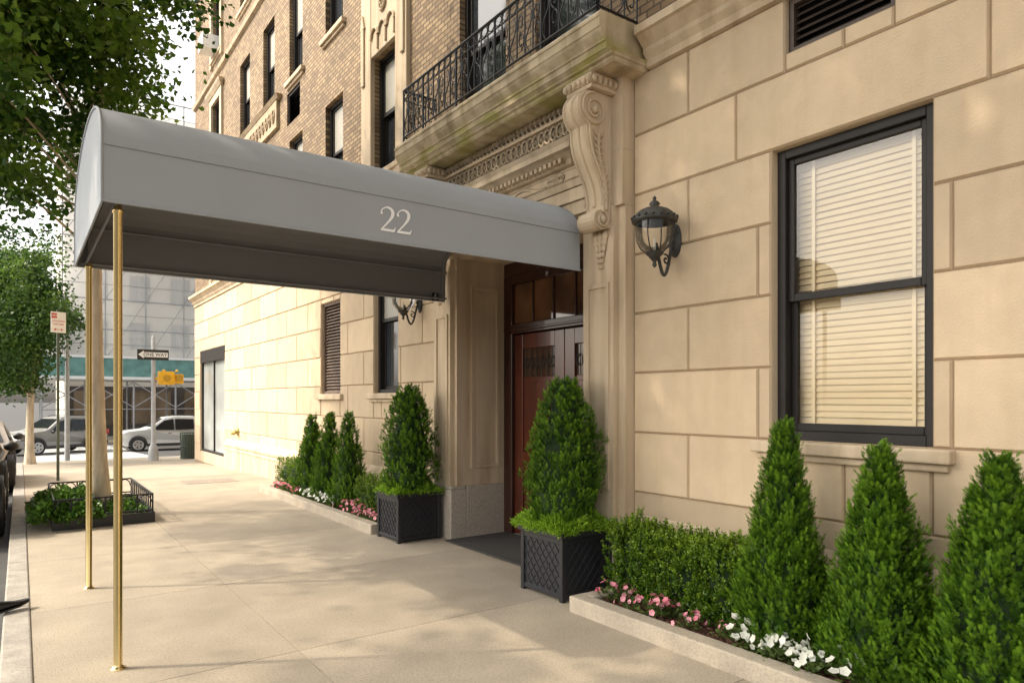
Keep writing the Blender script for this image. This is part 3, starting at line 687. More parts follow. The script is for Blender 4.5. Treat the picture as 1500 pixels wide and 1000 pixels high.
def planter(cx,cy,s,h,label):
    P=empty('planter_box',(cx,cy,0),label,'planter','planters flanking the entrance')
    mb=MB(); a=s/2; z0=.02
    mb.box(cx-a+.02,cx+a-.02,cy-a+.02,cy+a-.02,z0,h-.06)
    for sx in (-1,1):
        for sy in (-1,1):
            X=sorted((cx+sx*a,cx+sx*(a-.045)));Y=sorted((cy+sy*a,cy+sy*(a-.045)))
            mb.box(X[0],X[1],Y[0],Y[1],0,h-.05)
    for zz in ((.025,.065),(h-.10,h-.05)):
        mb.box(cx-a+.004,cx-a+.03,cy-a+.045,cy+a-.045,*zz); mb.box(cx+a-.03,cx+a-.004,cy-a+.045,cy+a-.045,*zz)
        mb.box(cx-a+.045,cx+a-.045,cy-a+.004,cy-a+.03,*zz); mb.box(cx-a+.045,cx+a-.045,cy+a-.03,cy+a-.004,*zz)
    r=a+.022
    for (x0,x1,y0,y1) in ((cx-r,cx+r,cy-r,cy-r+.06),(cx-r,cx+r,cy+r-.06,cy+r),(cx-r,cx-r+.06,cy-r+.06,cy+r-.06),(cx+r-.06,cx+r,cy-r+.06,cy+r-.06)): mb.box(x0,x1,y0,y1,h-.049,h)
    lo,hi=-a+.045,a-.045; zb,zt=.065,h-.10
    def line(u0,w0,u1,w1,face,off):
        n_=[]
        for (u,w) in ((u0,w0),(u1,w1)):
            if face==0: n_.append((cx-a+.02-off,cy+u,w))
            elif face==1: n_.append((cx+u,cy-a+.02-off,w))
            elif face==2: n_.append((cx+a-.02+off,cy+u,w))
            else: n_.append((cx+u,cy+a-.02+off,w))
        mb.tube(n_,.007,4,caps=False)
    st=.085; Wd=hi-lo; Ht=zt-zb
    for face in range(4):
        for sgn in (1,-1):
            c=-Ht*.85
            while c<Wd:
                w0=max(0,-c/.85); w1=min(Ht,(Wd-c)/.85)
                if w1-w0>.02:
                    u0,u1=c+.85*w0,c+.85*w1
                    if sgn==-1: u0,u1=Wd-u0,Wd-u1
                    line(lo+u0,zb+w0,lo+u1,zb+w1,face,.003*(sgn+1)/2+.002)
                c+=st
    mb.obj('box',P,[PLBOX],bevel=.004,seg=1)
    so=MB(); so.box(cx-a+.021,cx+a-.021,cy-a+.021,cy+a-.021,h-.059,h-.035); so.obj('soil',P,[SOIL])
    return P
def groundcover(name,cx,cy,rx,ry,z,hh,n,L,W,mat,seed,cat='plant',edge=.0,group=None,label='x',ring=0):
    global rng; rng=np.random.default_rng(seed)
    u=rng.uniform(-1,1,(n,2))
    lump=.65+.35*np.sin(u[:,0]*5+seed)*np.sin(u[:,1]*6+seed*2)
    p=np.stack([cx+u[:,0]*rx,cy+u[:,1]*ry,z+hh*lump*rng.uniform(0,1,n)**.6*(1-edge*np.max(np.abs(u),1)**3)],1)
    d=nrm(np.stack([u[:,0]*.9,u[:,1]*.9,np.full(n,.7)],1)+rng.normal(size=(n,3))*.5); s=nrm(np.cross(d,rvec(n)))
    V=rhomb(p,d,s,L*rng.uniform(.6,1.3,n),W*rng.uniform(.7,1.2,n),.55)
    o=npmesh(name,V-np.array([cx,cy,z]),rng.uniform(0,1,n),mat,None,(cx,cy,z)); return lab(o,label,cat,group)
planter(3.96,4.67,.585,.58,'black lattice planter box beside the near door jamb')
planter(3.90,7.60,.585,.58,'black lattice planter box beside the far door jamb')
shrub((3.95,4.69,.58),.335,1.40,17000,11,'full clipped arborvitae in a black planter box',bulge=True,L=.040,PL=.11)
shrub((3.90,7.60,.58),.345,1.36,9500,12,'full clipped arborvitae in the far black planter box',bulge=True,L=.05,PL=.12)
groundcover('trailing_plant',3.94,4.67,.335,.33,.55,.19,8500,.05,.010,LIME,5,edge=.5,label='lime-green feathery trailing plant edging a black planter')
groundcover('trailing_plant',3.90,7.60,.31,.31,.54,.17,4500,.055,.013,LIME,6,edge=.5,label='lime-green feathery plant edging the far planter')
BK=M('bed_kerb_concrete',(.42,.36,.28),.85,.15,4,.4,70,speck=(60,.85))
def bed(y0,y1,label):
    mb=MB(); k0,k1=3.58,3.72
    mb.box(k0,k1,y0,y1,-.02,.125); mb.box(k1,4.34,y1-.14,y1,-.02,.124); mb.box(k1,4.34,y0,y0+.14,-.02,.124)
    o=mb.obj('planting_bed',None,[BK],bevel=.012,loc=(3.95,(y0+y1)/2,0)); lab(o,label,'garden bed')
    s=MB(); nx,ny=20,int((y1-y0)*26); X=np.linspace(k1,4.34,nx);Y=np.linspace(y0+.14,y1-.14,ny)
    vs=[(x,y,.080+random.uniform(-.014,.026)) for y in Y for x in X]; s.add(vs,[(j*nx+i,j*nx+i+1,(j+1)*nx+i+1,(j+1)*nx+i) for j in range(ny-1) for i in range(nx-1)])
    s.obj('mulch',o,[SOIL])
bed(-2.5,4.19,'raised concrete-edged bed of mulch with shrubs and begonias'); bed(8.02,12.95,'concrete-edged bed with cone shrubs beyond the entrance')
G='cone shrubs along the wall'
shrub((4.07,2.60,.07),.31,1.58,22000,21,'pointed conical arborvitae at the end of the hedge',G,L=.039,PL=.14)
shrub((4.06,1.97,.07),.35,1.45,23000,22,'conical arborvitae with ragged tip under the window',G,L=.039,PL=.14)
shrub((4.06,1.38,.07),.38,1.44,23000,23,'broad conical arborvitae beside the window edge',G,L=.039,PL=.14)
shrub((4.03,.75,.07),.33,1.5,3000,24,'conical arborvitae in the bed beyond the window',G,L=.07)
shrub((4.0,9.75,.07),.31,1.52,7500,25,'pointed conical arborvitae in the far bed',G,L=.05)
shrub((4.0,10.55,.07),.30,1.50,6500,26,'narrow conical arborvitae in the far bed middle',G,L=.055)
shrub((4.0,11.35,.07),.30,1.46,6500,27,'conical arborvitae at the far end of the bed',G,L=.055)
def boxwood(c,r,hh,n,seed,label):
    global rng; rng=np.random.default_rng(seed)
    e=empty('boxwood_shrub',(c[0],c[1],.07),label,'shrub','low clipped hedge shrubs')
    ns=n//16
    q=rvec(ns); q=np.sign(q)*np.abs(q)**.8; q=q/np.max(np.abs(q),axis=1,keepdims=True)**.35
    q*=rng.uniform(.70,1.10,(ns,1))*(1+.08*np.sin(q[:,:1]*7+seed)+.07*np.sin(q[:,1:2]*9+seed))
    pb=q*np.array([r[0],r[1],hh/2])+np.array([c[0],c[1],.07+hh/2]); pb=pb[pb[:,2]>.10]; ns=len(pb)
    o_=nrm(pb-np.array([c[0],c[1],.25])); ax=nrm(o_*.6+np.array([0,0,.75])+rng.normal(size=(ns,3))*.35)
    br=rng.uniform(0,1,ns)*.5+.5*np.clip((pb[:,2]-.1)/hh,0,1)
    Q=[];R=[]
    for i in range(16):
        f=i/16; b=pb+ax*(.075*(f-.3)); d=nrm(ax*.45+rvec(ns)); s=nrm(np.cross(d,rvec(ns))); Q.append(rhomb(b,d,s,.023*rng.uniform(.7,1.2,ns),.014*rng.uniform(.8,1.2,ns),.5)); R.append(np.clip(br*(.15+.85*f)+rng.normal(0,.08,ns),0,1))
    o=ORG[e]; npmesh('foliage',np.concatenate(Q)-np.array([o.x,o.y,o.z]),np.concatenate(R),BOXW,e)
    m=MB(); m.sphere((c[0],c[1],.07+hh/2),1,n=12,sc=(r[0]*.70,r[1]*.76,hh*.36)); m.obj('dark_core',e,[DKC])  # added dark filler body inside the leaves, not modelled twigs
for i,yy in enumerate((3.93,3.49,3.05)): boxwood((4.14,yy),(.19,.25),.62-.03*(i%2),20000,31+i,'low rounded boxwood in the bed beside the planter')
for i,yy in enumerate((8.55,9.0,12.1,12.6)): boxwood((4.05,yy),(.22,.27),.55,7000,41+i,'small boxwood in the far bed')
def begonia(mat,label,seed):
    global rng; rng=np.random.default_rng(seed)
    e=empty('begonia_plant',(0,0,0),label,'flower','bedding flowers along the kerb')
    n=80; u=rng.normal(size=(n,2))*.045; p=np.stack([u[:,0],u[:,1],rng.uniform(.0,.085,n)],1)
    d=nrm(np.stack([u[:,0]*14,u[:,1]*14,np.full(n,.5)],1)+rng.normal(size=(n,3))*.3); s=nrm(np.cross(d,np.array([0,0,1.])+rng.normal(size=(n,3))*.3))
    npmesh('foliage',rhomb(p,d,s,.042*rng.uniform(.6,1.2,n),.036*rng.uniform(.7,1.2,n),.5),rng.uniform(0,1,n),BEGL,e)
    m=9; u=rng.normal(size=(m,2))*.055; c=np.stack([u[:,0],u[:,1],.10+rng.uniform(-.03,.05,m)],1); Q=[];R=[]
    nn=nrm(np.stack([u[:,0]*8-.5,u[:,1]*8-.5,np.ones(m)*.6],1)+rng.normal(size=(m,3))*.3); a=nrm(np.cross(nn,rvec(m))); b=np.cross(nn,a); rr=rng.uniform(0,1,m)
    for k in range(5):
        t=k*2*math.pi/5; dd=nrm(a*math.cos(t)+b*math.sin(t)+nn*.3); ss=nrm(np.cross(dd,nn)); Q.append(rhomb(c,dd,ss,np.full(m,.027),np.full(m,.026),.6)); R.append(np.clip(rr+rng.normal(0,.1,m),0,1))
    npmesh('blossoms',np.concatenate(Q),np.concatenate(R),mat,e)
    return e
bp=begonia(PINK,'pink begonia plant in the bed edge',61); bw=begonia(WPET,'white begonia plant in the bed edge',62)
rf=random.Random(12)
def rowf(src,ylist,xf,dx=.05):
    for y in ylist:
        s=rf.uniform(.75,1.3); dup(src,(xf+rf.uniform(-dx,dx),y+rf.uniform(-.06,.06),.085),rf.uniform(0,6.28),s)
rowf(bp,np.arange(4.0,2.95,-.26),3.84,.07); rowf(bp,np.arange(3.85,3.0,-.45),3.93,.03); rowf(bw,np.arange(2.78,1.9,-.15),3.80); rowf(bw,np.arange(2.35,2.2,-.2),3.86)
rowf(bp,np.arange(8.25,9.6,.15),3.80); rowf(bp,np.arange(8.3,9.5,.22),3.9); rowf(bw,np.arange(9.7,11.2,.15),3.80); rowf(bp,np.arange(11.3,12.8,.15),3.80)
bp.location=(3.86,3.5,.085); bw.location=(3.84,2.5,.085)
rng=np.random.default_rng(5); n=5000
p=np.stack([rng.uniform(3.73,4.3,n),np.where(rng.uniform(0,1,n)<.6,rng.uniform(0,4.0,n),rng.uniform(8.2,12.8,n)),rng.uniform(.085,.112,n)],1)
d=nrm(rng.normal(size=(n,3))*np.array([1,1,.3])); s=nrm(np.cross(d,rvec(n)))
o=npmesh('bark_mulch',rhomb(p,d,s,.035*rng.uniform(.4,1.3,n),np.full(n,.010),.5)-np.array([4,6,0]),rng.uniform(0,1,n),leafmat('bark_chip',(.05,.022,.015),(.20,.10,.06),0,.9),None,(4,6,0)); o['kind']='stuff'; o['label']='brown bark mulch chips in the beds'; o['category']='mulch'

# ------------------------------- trees
def tree(base,H_,r0,crown_c,crown_r,nl,leafL,mat,seed,label,h0,lean=(0,0),clumps=90,cl_r=.45,group='street trees',limbs=.22,qmin=.3):
    global rng; rng=np.random.default_rng(seed); rd=random.Random(seed)
    e=empty('street_tree',base,label,'tree',group); b=Vector(base)
    t=MB(); N=12; path=[];rad=[]
    for i in range(N+1):
        f=i/N; path.append(b+Vector((lean[0]*f+.06*math.sin(f*5+seed),lean[1]*f+.05*math.sin(f*4+seed*2),-.1+H_*.8*f))); rad.append(r0*(1-.80*f)*(1+.45*math.exp(-f*28)))
    t.tube(path,rad,12)
    cc=Vector(crown_c); cr=Vector(crown_r); lobes=[]
    for i in range(clumps):
        v=Vector(rvec(1)[0]); q=rd.uniform(qmin,1.0); lobes.append(cc+Vector((v.x*cr.x*q,v.y*cr.y*q,v.z*cr.z*q)))
    mains=lobes[:int(clumps*limbs)]
    for L in mains:
        hz=min(max((L.z-b.z-2.2)/(H_*.8),h0/(H_*.8)),.98); i=hz*N; k=int(i); s=path[k].lerp(path[min(k+1,N)],i-k)
        mid=s.lerp(L,.5)+Vector((rd.uniform(-.35,.35),rd.uniform(-.35,.35),rd.uniform(0,.5))); rr=max(.008,r0*(1-.80*hz)*.24)
        pts=[s,s.lerp(mid,.5)+Vector((rd.uniform(-.1,.1),rd.uniform(-.1,.1),.08)),mid,mid.lerp(L,.5)+Vector((rd.uniform(-.15,.15),rd.uniform(-.15,.15),.08)),L]
        t.tube(pts,[rr,rr*.75,rr*.45,rr*.25,.004],6,caps=False)
        for f in (.35,.5,.65,.8,.92): lobes.append(s.lerp(L,f)+Vector((rd.uniform(-.25,.25),rd.uniform(-.25,.25),rd.uniform(-.2,.15))))
    t.obj('trunk',e,[BARK])
    P=[];RN=[]; per=nl//len(lobes)
    for L in lobes:
        sc=rd.uniform(.55,1.3)*cl_r; q=rng.normal(size=(per,3))*sc*np.array([.60,.60,.42]); q[:,2]-=.15*np.abs(q[:,0])+.1*np.abs(q[:,1])
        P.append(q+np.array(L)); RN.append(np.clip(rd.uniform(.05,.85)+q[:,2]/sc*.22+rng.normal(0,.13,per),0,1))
    P=np.concatenate(P);RN=np.concatenate(RN); n=len(P)
    d=nrm(rng.normal(size=(n,3))*np.array([1,1,.6])+np.array([0,0,-.35])); s=nrm(np.cross(d,rvec(n)))
    Ls=leafL*rng.uniform(.6,1.3,n)
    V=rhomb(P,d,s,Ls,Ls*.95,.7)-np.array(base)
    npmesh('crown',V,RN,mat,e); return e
tree((.95,11.8,.05),12.5,.125,(-1.1,11.0,7.6),(3.2,4.0,3.5),82000,.092,LEAF,3,'tall street tree growing from an iron-fenced pit',3.9,lean=(.0,-.25),clumps=170,cl_r=.46,limbs=.12)
tree((.30,27,g(27)),8.2,.13,(-.2,27,4.6),(2.0,3.0,2.6),34000,.10,LEAFD,4,'dark-leaved street tree near the crossing',2.2,clumps=80,cl_r=.55,limbs=.15)
tree((-2.2,53,-.84),12,.22,(-2.0,53,6.6),(5,5,4.6),26000,.22,LEAFD,8,'large dark street tree across the avenue',3,clumps=90,cl_r=1.1,limbs=.1)
tree((.40,-2.2,.0),14,.17,(-3.2,5.6,9.9),(5.6,6.0,2.4),32000,.18,LEAF,15,'broad off-frame street tree added to shade the pavement and doorway',5.5,lean=(-1.2,2.2),clumps=140,cl_r=.72,limbs=.08)  # added out of view; crown placed and widened to shade pavement and near wall
mb=MB(); x0,x1,y0,y1=.33,1.52,10.62,12.95
for (a,b,c,d) in ((x0,x1,y0,y0+.05),(x0,x1,y1-.05,y1),(x0,x0+.05,y0+.05,y1-.05),(x1-.05,x1,y0+.05,y1-.05)): mb.box(a,b,c,d,0,.14)
def hoop(p,q):
    p=Vector(p);q=Vector(q); L=(q-p).length; d=(q-p)/L; n=int(round(L/.2)); w=L/n
    for z in (.17,.39): mb.tube([p+Vector((0,0,z)),q+Vector((0,0,z))],.012,6)
    for i in range(n+1): mb.tube([p+d*(i*w)+Vector((0,0,.1)),p+d*(i*w)+Vector((0,0,.40))],.011,6)
    for i in range(n):
        m=p+d*((i+.5)*w); mb.tube([m+d*(w*.42*math.cos(t))+Vector((0,0,.28+.10*math.sin(t))) for t in np.linspace(0,math.pi,10)],.008,5)
hoop((x0+.025,y0+.025,0),(x1-.025,y0+.025,0)); hoop((x0+.025,y1-.025,0),(x1-.025,y1-.025,0)); hoop((x1-.025,y0+.025,0),(x1-.025,y1-.025,0)); hoop((x0+.025,y0+.025,0),(x0+.025,y1-.025,0))
tp=lab(mb.obj('tree_guard',None,[BLK],loc=(.92,11.8,0)),'black iron hooped guard around a street tree pit','tree guard')
mb=MB(); mb.box(x0+.051,x1-.051,y0+.051,y1-.051,-.1,.09); mb.obj('soil',tp,[SOIL])
groundcover('ivy_plant',.50,11.4,.38,.9,.1,.42,3300,.08,.06,IVY,71,edge=.7,label='dark ivy spilling over the iron tree guard')
groundcover('ivy_plant',1.2,11.5,.22,.8,.1,.16,900,.07,.05,IVY,72,edge=.6,label='low ivy in the tree pit')

# ------------------------------- shoe
mb=MB(); rings=[]
for t,w,h0,h1 in ((0,.028,.012,.075),(.04,.034,.012,.085),(.09,.034,.012,.088),(.14,.036,.014,.072),(.19,.045,.016,.055),(.24,.042,.022,.045),(.275,.028,.03,.042),(.29,.010,.034,.038)):
    rings.append([(t,w*math.cos(a),(h0+h1)/2+(h1-h0)/2*math.sin(a)) for a in np.linspace(0,2*math.pi,14,endpoint=False)])
mb.loft(rings); mb.loft([[(t,w*c,z) for c,z in ((-1,0+k),(1,0+k),(1,.014+k),(-1,.014+k))] for t,w,k in ((-.005,.03,0),(.09,.036,0),(.2,.048,.004),(.27,.034,.016),(.295,.012,.028))],smooth=False)
sh=mb.obj('shoe',None,[M('black_leather',(.012,.012,.013),.25,.2,10)]); sh.location=(-.20,6.72,.006); sh.rotation_euler=(0,-.12,.45); lab(sh,'black leather dress shoe resting on the kerb','shoe')

# ------------------------------- vehicles
TYRE=M('tyre_rubber',(.02,.02,.02),.8); RIM=M('alloy_rim',(.45,.46,.47),.3,metal=.8); CG=M('car_glass',(.012,.014,.016),.12,.2,spec=.4)
RED=M('tail_light_red',(.35,.01,.01),.2); LENS=M('headlight_lens',(.6,.6,.6),.15); TRIM=M('car_trim',(.03,.03,.03),.5)
def car(name,loc,rot,col,label,suv=True,L=4.6,W=1.85):
    e=empty(name,(0,0,0),label,'car','cars near the crossing')
    pm=M('car_paint',col,.35,.02,1,coat=.35,metal=.1)
    if suv: prof=[(-2.25,.42),(-2.32,.62),(-2.28,.98),(-2.20,1.12),(-1.98,1.60),(-1.80,1.70),(-1.2,1.76),(-.3,1.77),(.15,1.71),(.85,1.22),(1.12,1.12),(1.9,1.03),(2.18,.92),(2.30,.70),(2.27,.40),(1.9,.28),(-1.9,.28)]
    else: prof=[(-2.28,.42),(-2.32,.62),(-2.25,.95),(-1.75,1.03),(-1.15,1.36),(-.8,1.43),(0,1.45),(.35,1.38),(1.05,1.0),(1.25,.94),(2.0,.82),(2.24,.70),(2.3,.52),(2.27,.32),(1.9,.24),(-1.9,.24)]
    k=L/4.6; prof=[(a*k,b) for a,b in prof]; belt=1.04 if suv else .92; hw=W/2
    def xi(z): return hw-.06*max(0,(.55-z)/.3)-max(0,z-belt)*.36
    def yin(a): return max(0,abs(a)/(2.3*k)-.78)*.9
    mb=MB()
    lev=[[(s*(xi(b)-yin(a)),a,b) for a,b in prof] for s in (-1,1)]
    inn=[[(s*(xi(b)-.16-yin(a)),a*1.012,b+(.022 if b>.9 else 0)) for a,b in prof] for s in (-1,1)]
    mb.loft([lev[0],inn[0],inn[1],lev[1]],smooth=False)
    mb.obj('body',e,[pm],bevel=.05,seg=3)
    if suv: wins=[[(-1.93,1.14),(-1.30,1.10),(-1.30,1.62),(-1.72,1.58)],[(-1.22,1.10),(-.32,1.08),(-.32,1.66),(-1.22,1.63)],[(-.25,1.08),(.80,1.10),(.20,1.58),(-.25,1.66)]]
    else: wins=[[(-1.45,1.02),(-.5,1.0),(-.5,1.36),(-.95,1.33)],[(-.42,1.0),(.80,.98),(.28,1.31),(-.42,1.37)]]
    for w_ in wins:
        for s in (-1,1):
            sw=MB(); sw.add([(s*(xi(b)+.014-yin(a)),a*k,b) for a,b in w_],[(0,1,2,3)]); sw.obj('side_window',e,[CG])
    def endglass(name,p,q,sg):
        fw=MB(); fw.add([(-(xi(p[1])-.1),p[0]*k+sg*.035,p[1]+.028),((xi(p[1])-.1),p[0]*k+sg*.035,p[1]+.028),((xi(q[1])-.12),q[0]*k+sg*.035,q[1]+.028),(-(xi(q[1])-.12),q[0]*k+sg*.035,q[1]+.028)],[(0,1,2,3) if sg>0 else (3,2,1,0)]); fw.obj(name,e,[CG])
    if suv: endglass('windscreen',(.83,1.235),(.22,1.66),1); endglass('rear_window',(-2.19,1.15),(-2.0,1.56),-1)
    else: endglass('windscreen',(.98,1.04),(.40,1.355),1); endglass('rear_window',(-1.70,1.06),(-1.2,1.335),-1)
    tr=MB(); tr.box(-hw-.006,hw+.006,-1.0*k,1.0*k,.26,.40); tr.box(-.5,.5,2.27*k,2.325*k,.5,.68); tr.box(-hw+.25,hw-.25,-2.36*k,-2.27*k,.36,.52); tr.obj('trim',e,[TRIM],bevel=.01)
    for s in (-1,1):
        for yy in (-1.38*k,1.42*k):
            wa=MB()
            wa.loft([[(s*(hw+off),yy+.43*math.cos(t),.38+.43*math.sin(t)) for t in np.linspace(-.2,math.pi+.2,20)]+[(s*(hw+off),yy+.36*math.cos(t),.38+.36*math.sin(t)) for t in np.linspace(math.pi+.2,-.2,20)] for off in (-.1,.01)],smooth=False); wa.obj('wheel_arch',e,[TRIM])
            wmb=MB(); cx=s*(hw-.10)
            for (r0,r1,a,b,m) in ((.36,.36,-.11,.125,0),(.25,.25,.126,.132,1)):
                wmb.loft([[(cx+s*xx,yy+r*math.cos(t),.355+r*math.sin(t)) for t in np.linspace(0,2*math.pi,24,endpoint=False)] for xx,r in ((a,r0-.02),(a+.01,r0),(b-.02 if m==0 else b,r1),(b,r1-.03))],m)
            for i in range(5):
                t=i*1.2566; wmb.box(min(cx+s*.133,cx+s*.138),max(cx+s*.133,cx+s*.138),yy+.14*math.cos(t)-.035,yy+.14*math.cos(t)+.035,.355+.14*math.sin(t)-.035,.355+.14*math.sin(t)+.035,0)
            wmb.obj('wheel',e,[TYRE,RIM])
        l_=MB(); l_.box(*sorted((s*(hw-.34),s*(hw-.13))),-2.345*k,-2.2*k,.85,1.10 if suv else .95); l_.obj('tail_light',e,[RED],bevel=.02)
        l_=MB(); l_.box(*sorted((s*(hw-.42),s*(hw-.14))),2.10*k,2.275*k,.70,.86); l_.obj('headlight',e,[LENS],bevel=.03)
        l_=MB(); l_.sphere((s*(hw+.08),.75*k,1.08),.11,n=8,sc=(1,.6,.7)); l_.obj('mirror',e,[TRIM])
        if suv:
            l_=MB(); l_.tube([(s*.58,-1.7,1.80),(s*.58,-1.6,1.83),(s*.58,-.2,1.84),(s*.58,-.05,1.79)],.016,6); l_.obj('roof_rail',e,[TRIM])
        for yy in (-1.1,-.1):
            l_=MB(); l_.box(*sorted((s*(hw+.001),s*(hw+.012))),yy-.02,yy+.12,.90,.93); l_.obj('door_handle',e,[TRIM])
    e.location=loc; e.rotation_euler=(0,0,rot); return e
def placed(px,d,zb):
    th=math.radians(35.75); r=(px-750)/1000*d; return (d*math.sin(th)+r*math.cos(th), d*math.cos(th)-r*math.sin(th), zb)
car('parked_car',placed(80,34,-.93),math.radians(90+32),(.26,.255,.24),'silver-grey sport utility car crossing the avenue')
car('parked_car',placed(243,36.5,-.97),math.radians(90),(.68,.69,.68),'white sport utility car stopped on the avenue')
car('parked_car',(-1.02,18.7,g(18.7)-.13),0,(.36,.31,.26),'beige sedan parked along the kerb',suv=False,W=1.8)
car('parked_car',(-1.10,12.9,-.13),0,(.10,.105,.11),'dark grey sedan parked beside the tree pit',suv=False,W=1.8)

# ------------------------------- signs and signals
STEEL=M('galvanised_steel',(.40,.41,.42),.45,metal=.2); GRN=M('green_post',(.06,.08,.06),.6); YEL=M('signal_yellow',(.80,.45,.02),.4); REDP=M('sign_red',(.55,.07,.07),.5)
def text(s,size,loc,rot,mat,parent,name='lettering',ax='CENTER'):
    cu=bpy.data.curves.new(name,'FONT'); cu.body=s; cu.size=size; cu.align_x=ax; cu.align_y='CENTER'; cu.offset=.012*size
    t=bpy.data.objects.new('tmp',cu); COL.objects.link(t); bpy.context.view_layer.update()
    me=bpy.data.meshes.new_from_object(t); bpy.data.objects.remove(t)
    me.materials.clear(); me.materials.append(mat); o=bpy.data.objects.new(name,me); COL.objects.link(o); o.parent=parent
    o.location=Vector(loc)-ORG[parent]; o.rotation_euler=rot; return o
x,y=.66,17.8; zb=g(y)
e=empty('parking_sign',(x,y,zb),'red and white no standing sign on a dark post','sign')
mb=MB(); mb.box(x-.025,x+.025,y-.012,y+.012,zb-.1,3.65); mb.obj('post',e,[GRN])
mb=MB(); mb.box(x-.15,x+.15,y-.022,y-.016,3.15,3.60); pl=mb.obj('sign_panel',e,[WHT])
mb=MB(); mb.box(x-.14,x-.03,y-.026,y-.0225,3.46,3.57); mb.obj('sign_band',pl,[REDP])
text('NO',.065,(x-.085,y-.028,3.515),(math.pi/2,0,0),WHT,pl); text('STANDING',.050,(x,y-.024,3.40),(math.pi/2,0,0),REDP,pl); text('ANYTIME',.050,(x,y-.024,3.33),(math.pi/2,0,0),REDP,pl)
mb=MB(); mb.prism([(x-.1,3.22),(x-.05,3.245),(x-.05,3.225),(x+.05,3.225),(x+.05,3.245),(x+.1,3.22),(x+.05,3.195),(x+.05,3.215),(x-.05,3.215),(x-.05,3.195)],'y',y-.025,y-.0225); mb.obj('arrow',pl,[REDP])
e.rotation_euler=(0,0,.4)
x,y=3.6,25.5; zb=g(y)
e=empty('traffic_signal',(x,y,zb),'steel pole with one way sign and yellow signal','traffic signal')
mb=MB(); mb.lathe((x,y,zb),[(.16,-.1),(.16,.25),(.13,.45),(.08,.55),(.07,.6),(.065,4.1),(.03,4.16)],14); mb.obj('pole',e,[STEEL])
mb=MB(); mb.box(x-.49,x+.45,y-.10,y-.09,3.02,3.36); sg=mb.obj('sign_panel',e,[BLK])
mb=MB(); mb.prism([(x-.46,3.19),(x-.30,3.32),(x-.30,3.27),(x+.42,3.27),(x+.42,3.11),(x-.30,3.11),(x-.30,3.06)],'y',y-.106,y-.101); mb.obj('arrow',sg,[WHT])
text('ONE WAY',.15,(x+.04,y-.109,3.19),(math.pi/2,0,0),BLK,sg)
mb=MB(); mb.box(x+.14,x+.62,y-.2,y+.14,2.2,2.64); mb.box(x+.62,x+.90,y-.15,y+.1,2.24,2.56); mb.box(x,x+.2,y-.04,y+.04,2.36,2.44)
for i in range(2): mb.lathe((x+.3+.4*i,y-.1,2.64),[(.05,0),(.05,.05),(.02,.07)],10)
sgn=mb.obj('signal_head',e,[YEL],bevel=.03)
for i in range(2):
    mb=MB(); mb.loft([[(x+.38+.38*i+.11*math.cos(t),yy,2.42+.11*math.sin(t)) for t in np.linspace(0,6.283,16,endpoint=False)] for yy in (y-.25,y-.2)]); mb.obj('lens',sgn,[M('signal_lens_dark',(.45,.26,.02),.4)])
e=empty('street_lamp',(1.35,29.0,g(29)),'grey steel street lamp with curved arm','street lamp')
mb=MB(); mb.tube([(1.35,29,g(29)-.2),(1.35,29,5.3)],[.09,.055],10); mb.obj('pole',e,[STEEL])
mb=MB(); mb.tube([(1.35,29,5.25),(1.1,29,5.5),(.4,29,5.68),(-.1,29,5.7)],[.04,.035,.03,.03],8); mb.obj('arm',e,[STEEL])
mb=MB(); mb.sphere((-.35,29,5.68),.3,n=12,sc=(1,.4,.25)); mb.obj('lamp_head',e,[STEEL])
x,y=4.35,25.6; zb=g(y)
e=empty('litter_bin',(x+.35,y,zb),'dark green wire litter bin at the corner','bin')
mb=MB(); cx=x+.35
for i in range(20):
    t=i*.314; mb.tube([(cx+.24*math.cos(t),y+.24*math.sin(t),zb+.02),(cx+.27*math.cos(t),y+.27*math.sin(t),zb+.9)],.012,5)
mb.lathe((cx,y,zb),[(.22,.02),(.22,.85)],16)
for zz in (.05,.45,.9): mb.tube([(cx+.27*math.cos(t),y+.27*math.sin(t),zb+zz) for t in np.linspace(0,6.283,20)],.016,5)
mb.obj('basket',e,[GRN])
y=17.9; mb=MB(); mb.loft([[(xx,y+r*math.cos(t),.9+r*math.sin(t)) for t in np.linspace(0,6.283,14,endpoint=False)] for xx,r in ((WX,.10),(WX-.03,.10),(WX-.05,.05),(WX-.09,.05))])
for s in (-1,1): mb.tube([(WX-.07,y,.9),(WX-.10,y+s*.08,.88),(WX-.14,y+s*.10,.84)],[.03,.03,.04],10)
lab(mb.obj('standpipe',None,[M('yellow_brass',(.35,.28,.09),.5,metal=.4)],loc=(WX,y,.9)),'yellow brass fire standpipe on the limestone wall','standpipe')
mb=MB(); y0=20.0; mb.box(WX-.42,WX+.1,y0,y0+.55,11.32,11.72); ac=lab(mb.obj('air_conditioner',None,[WHT],bevel=.02,loc=(WX,20.3,11.3)),'white window air conditioner on the brick facade','air conditioner')
mb=MB()
for i in range(7): mb.box(WX-.425,WX-.421,y0+.05,y0+.5,11.37+.045*i,11.385+.045*i)
mb.obj('grille',ac,[TRIM])
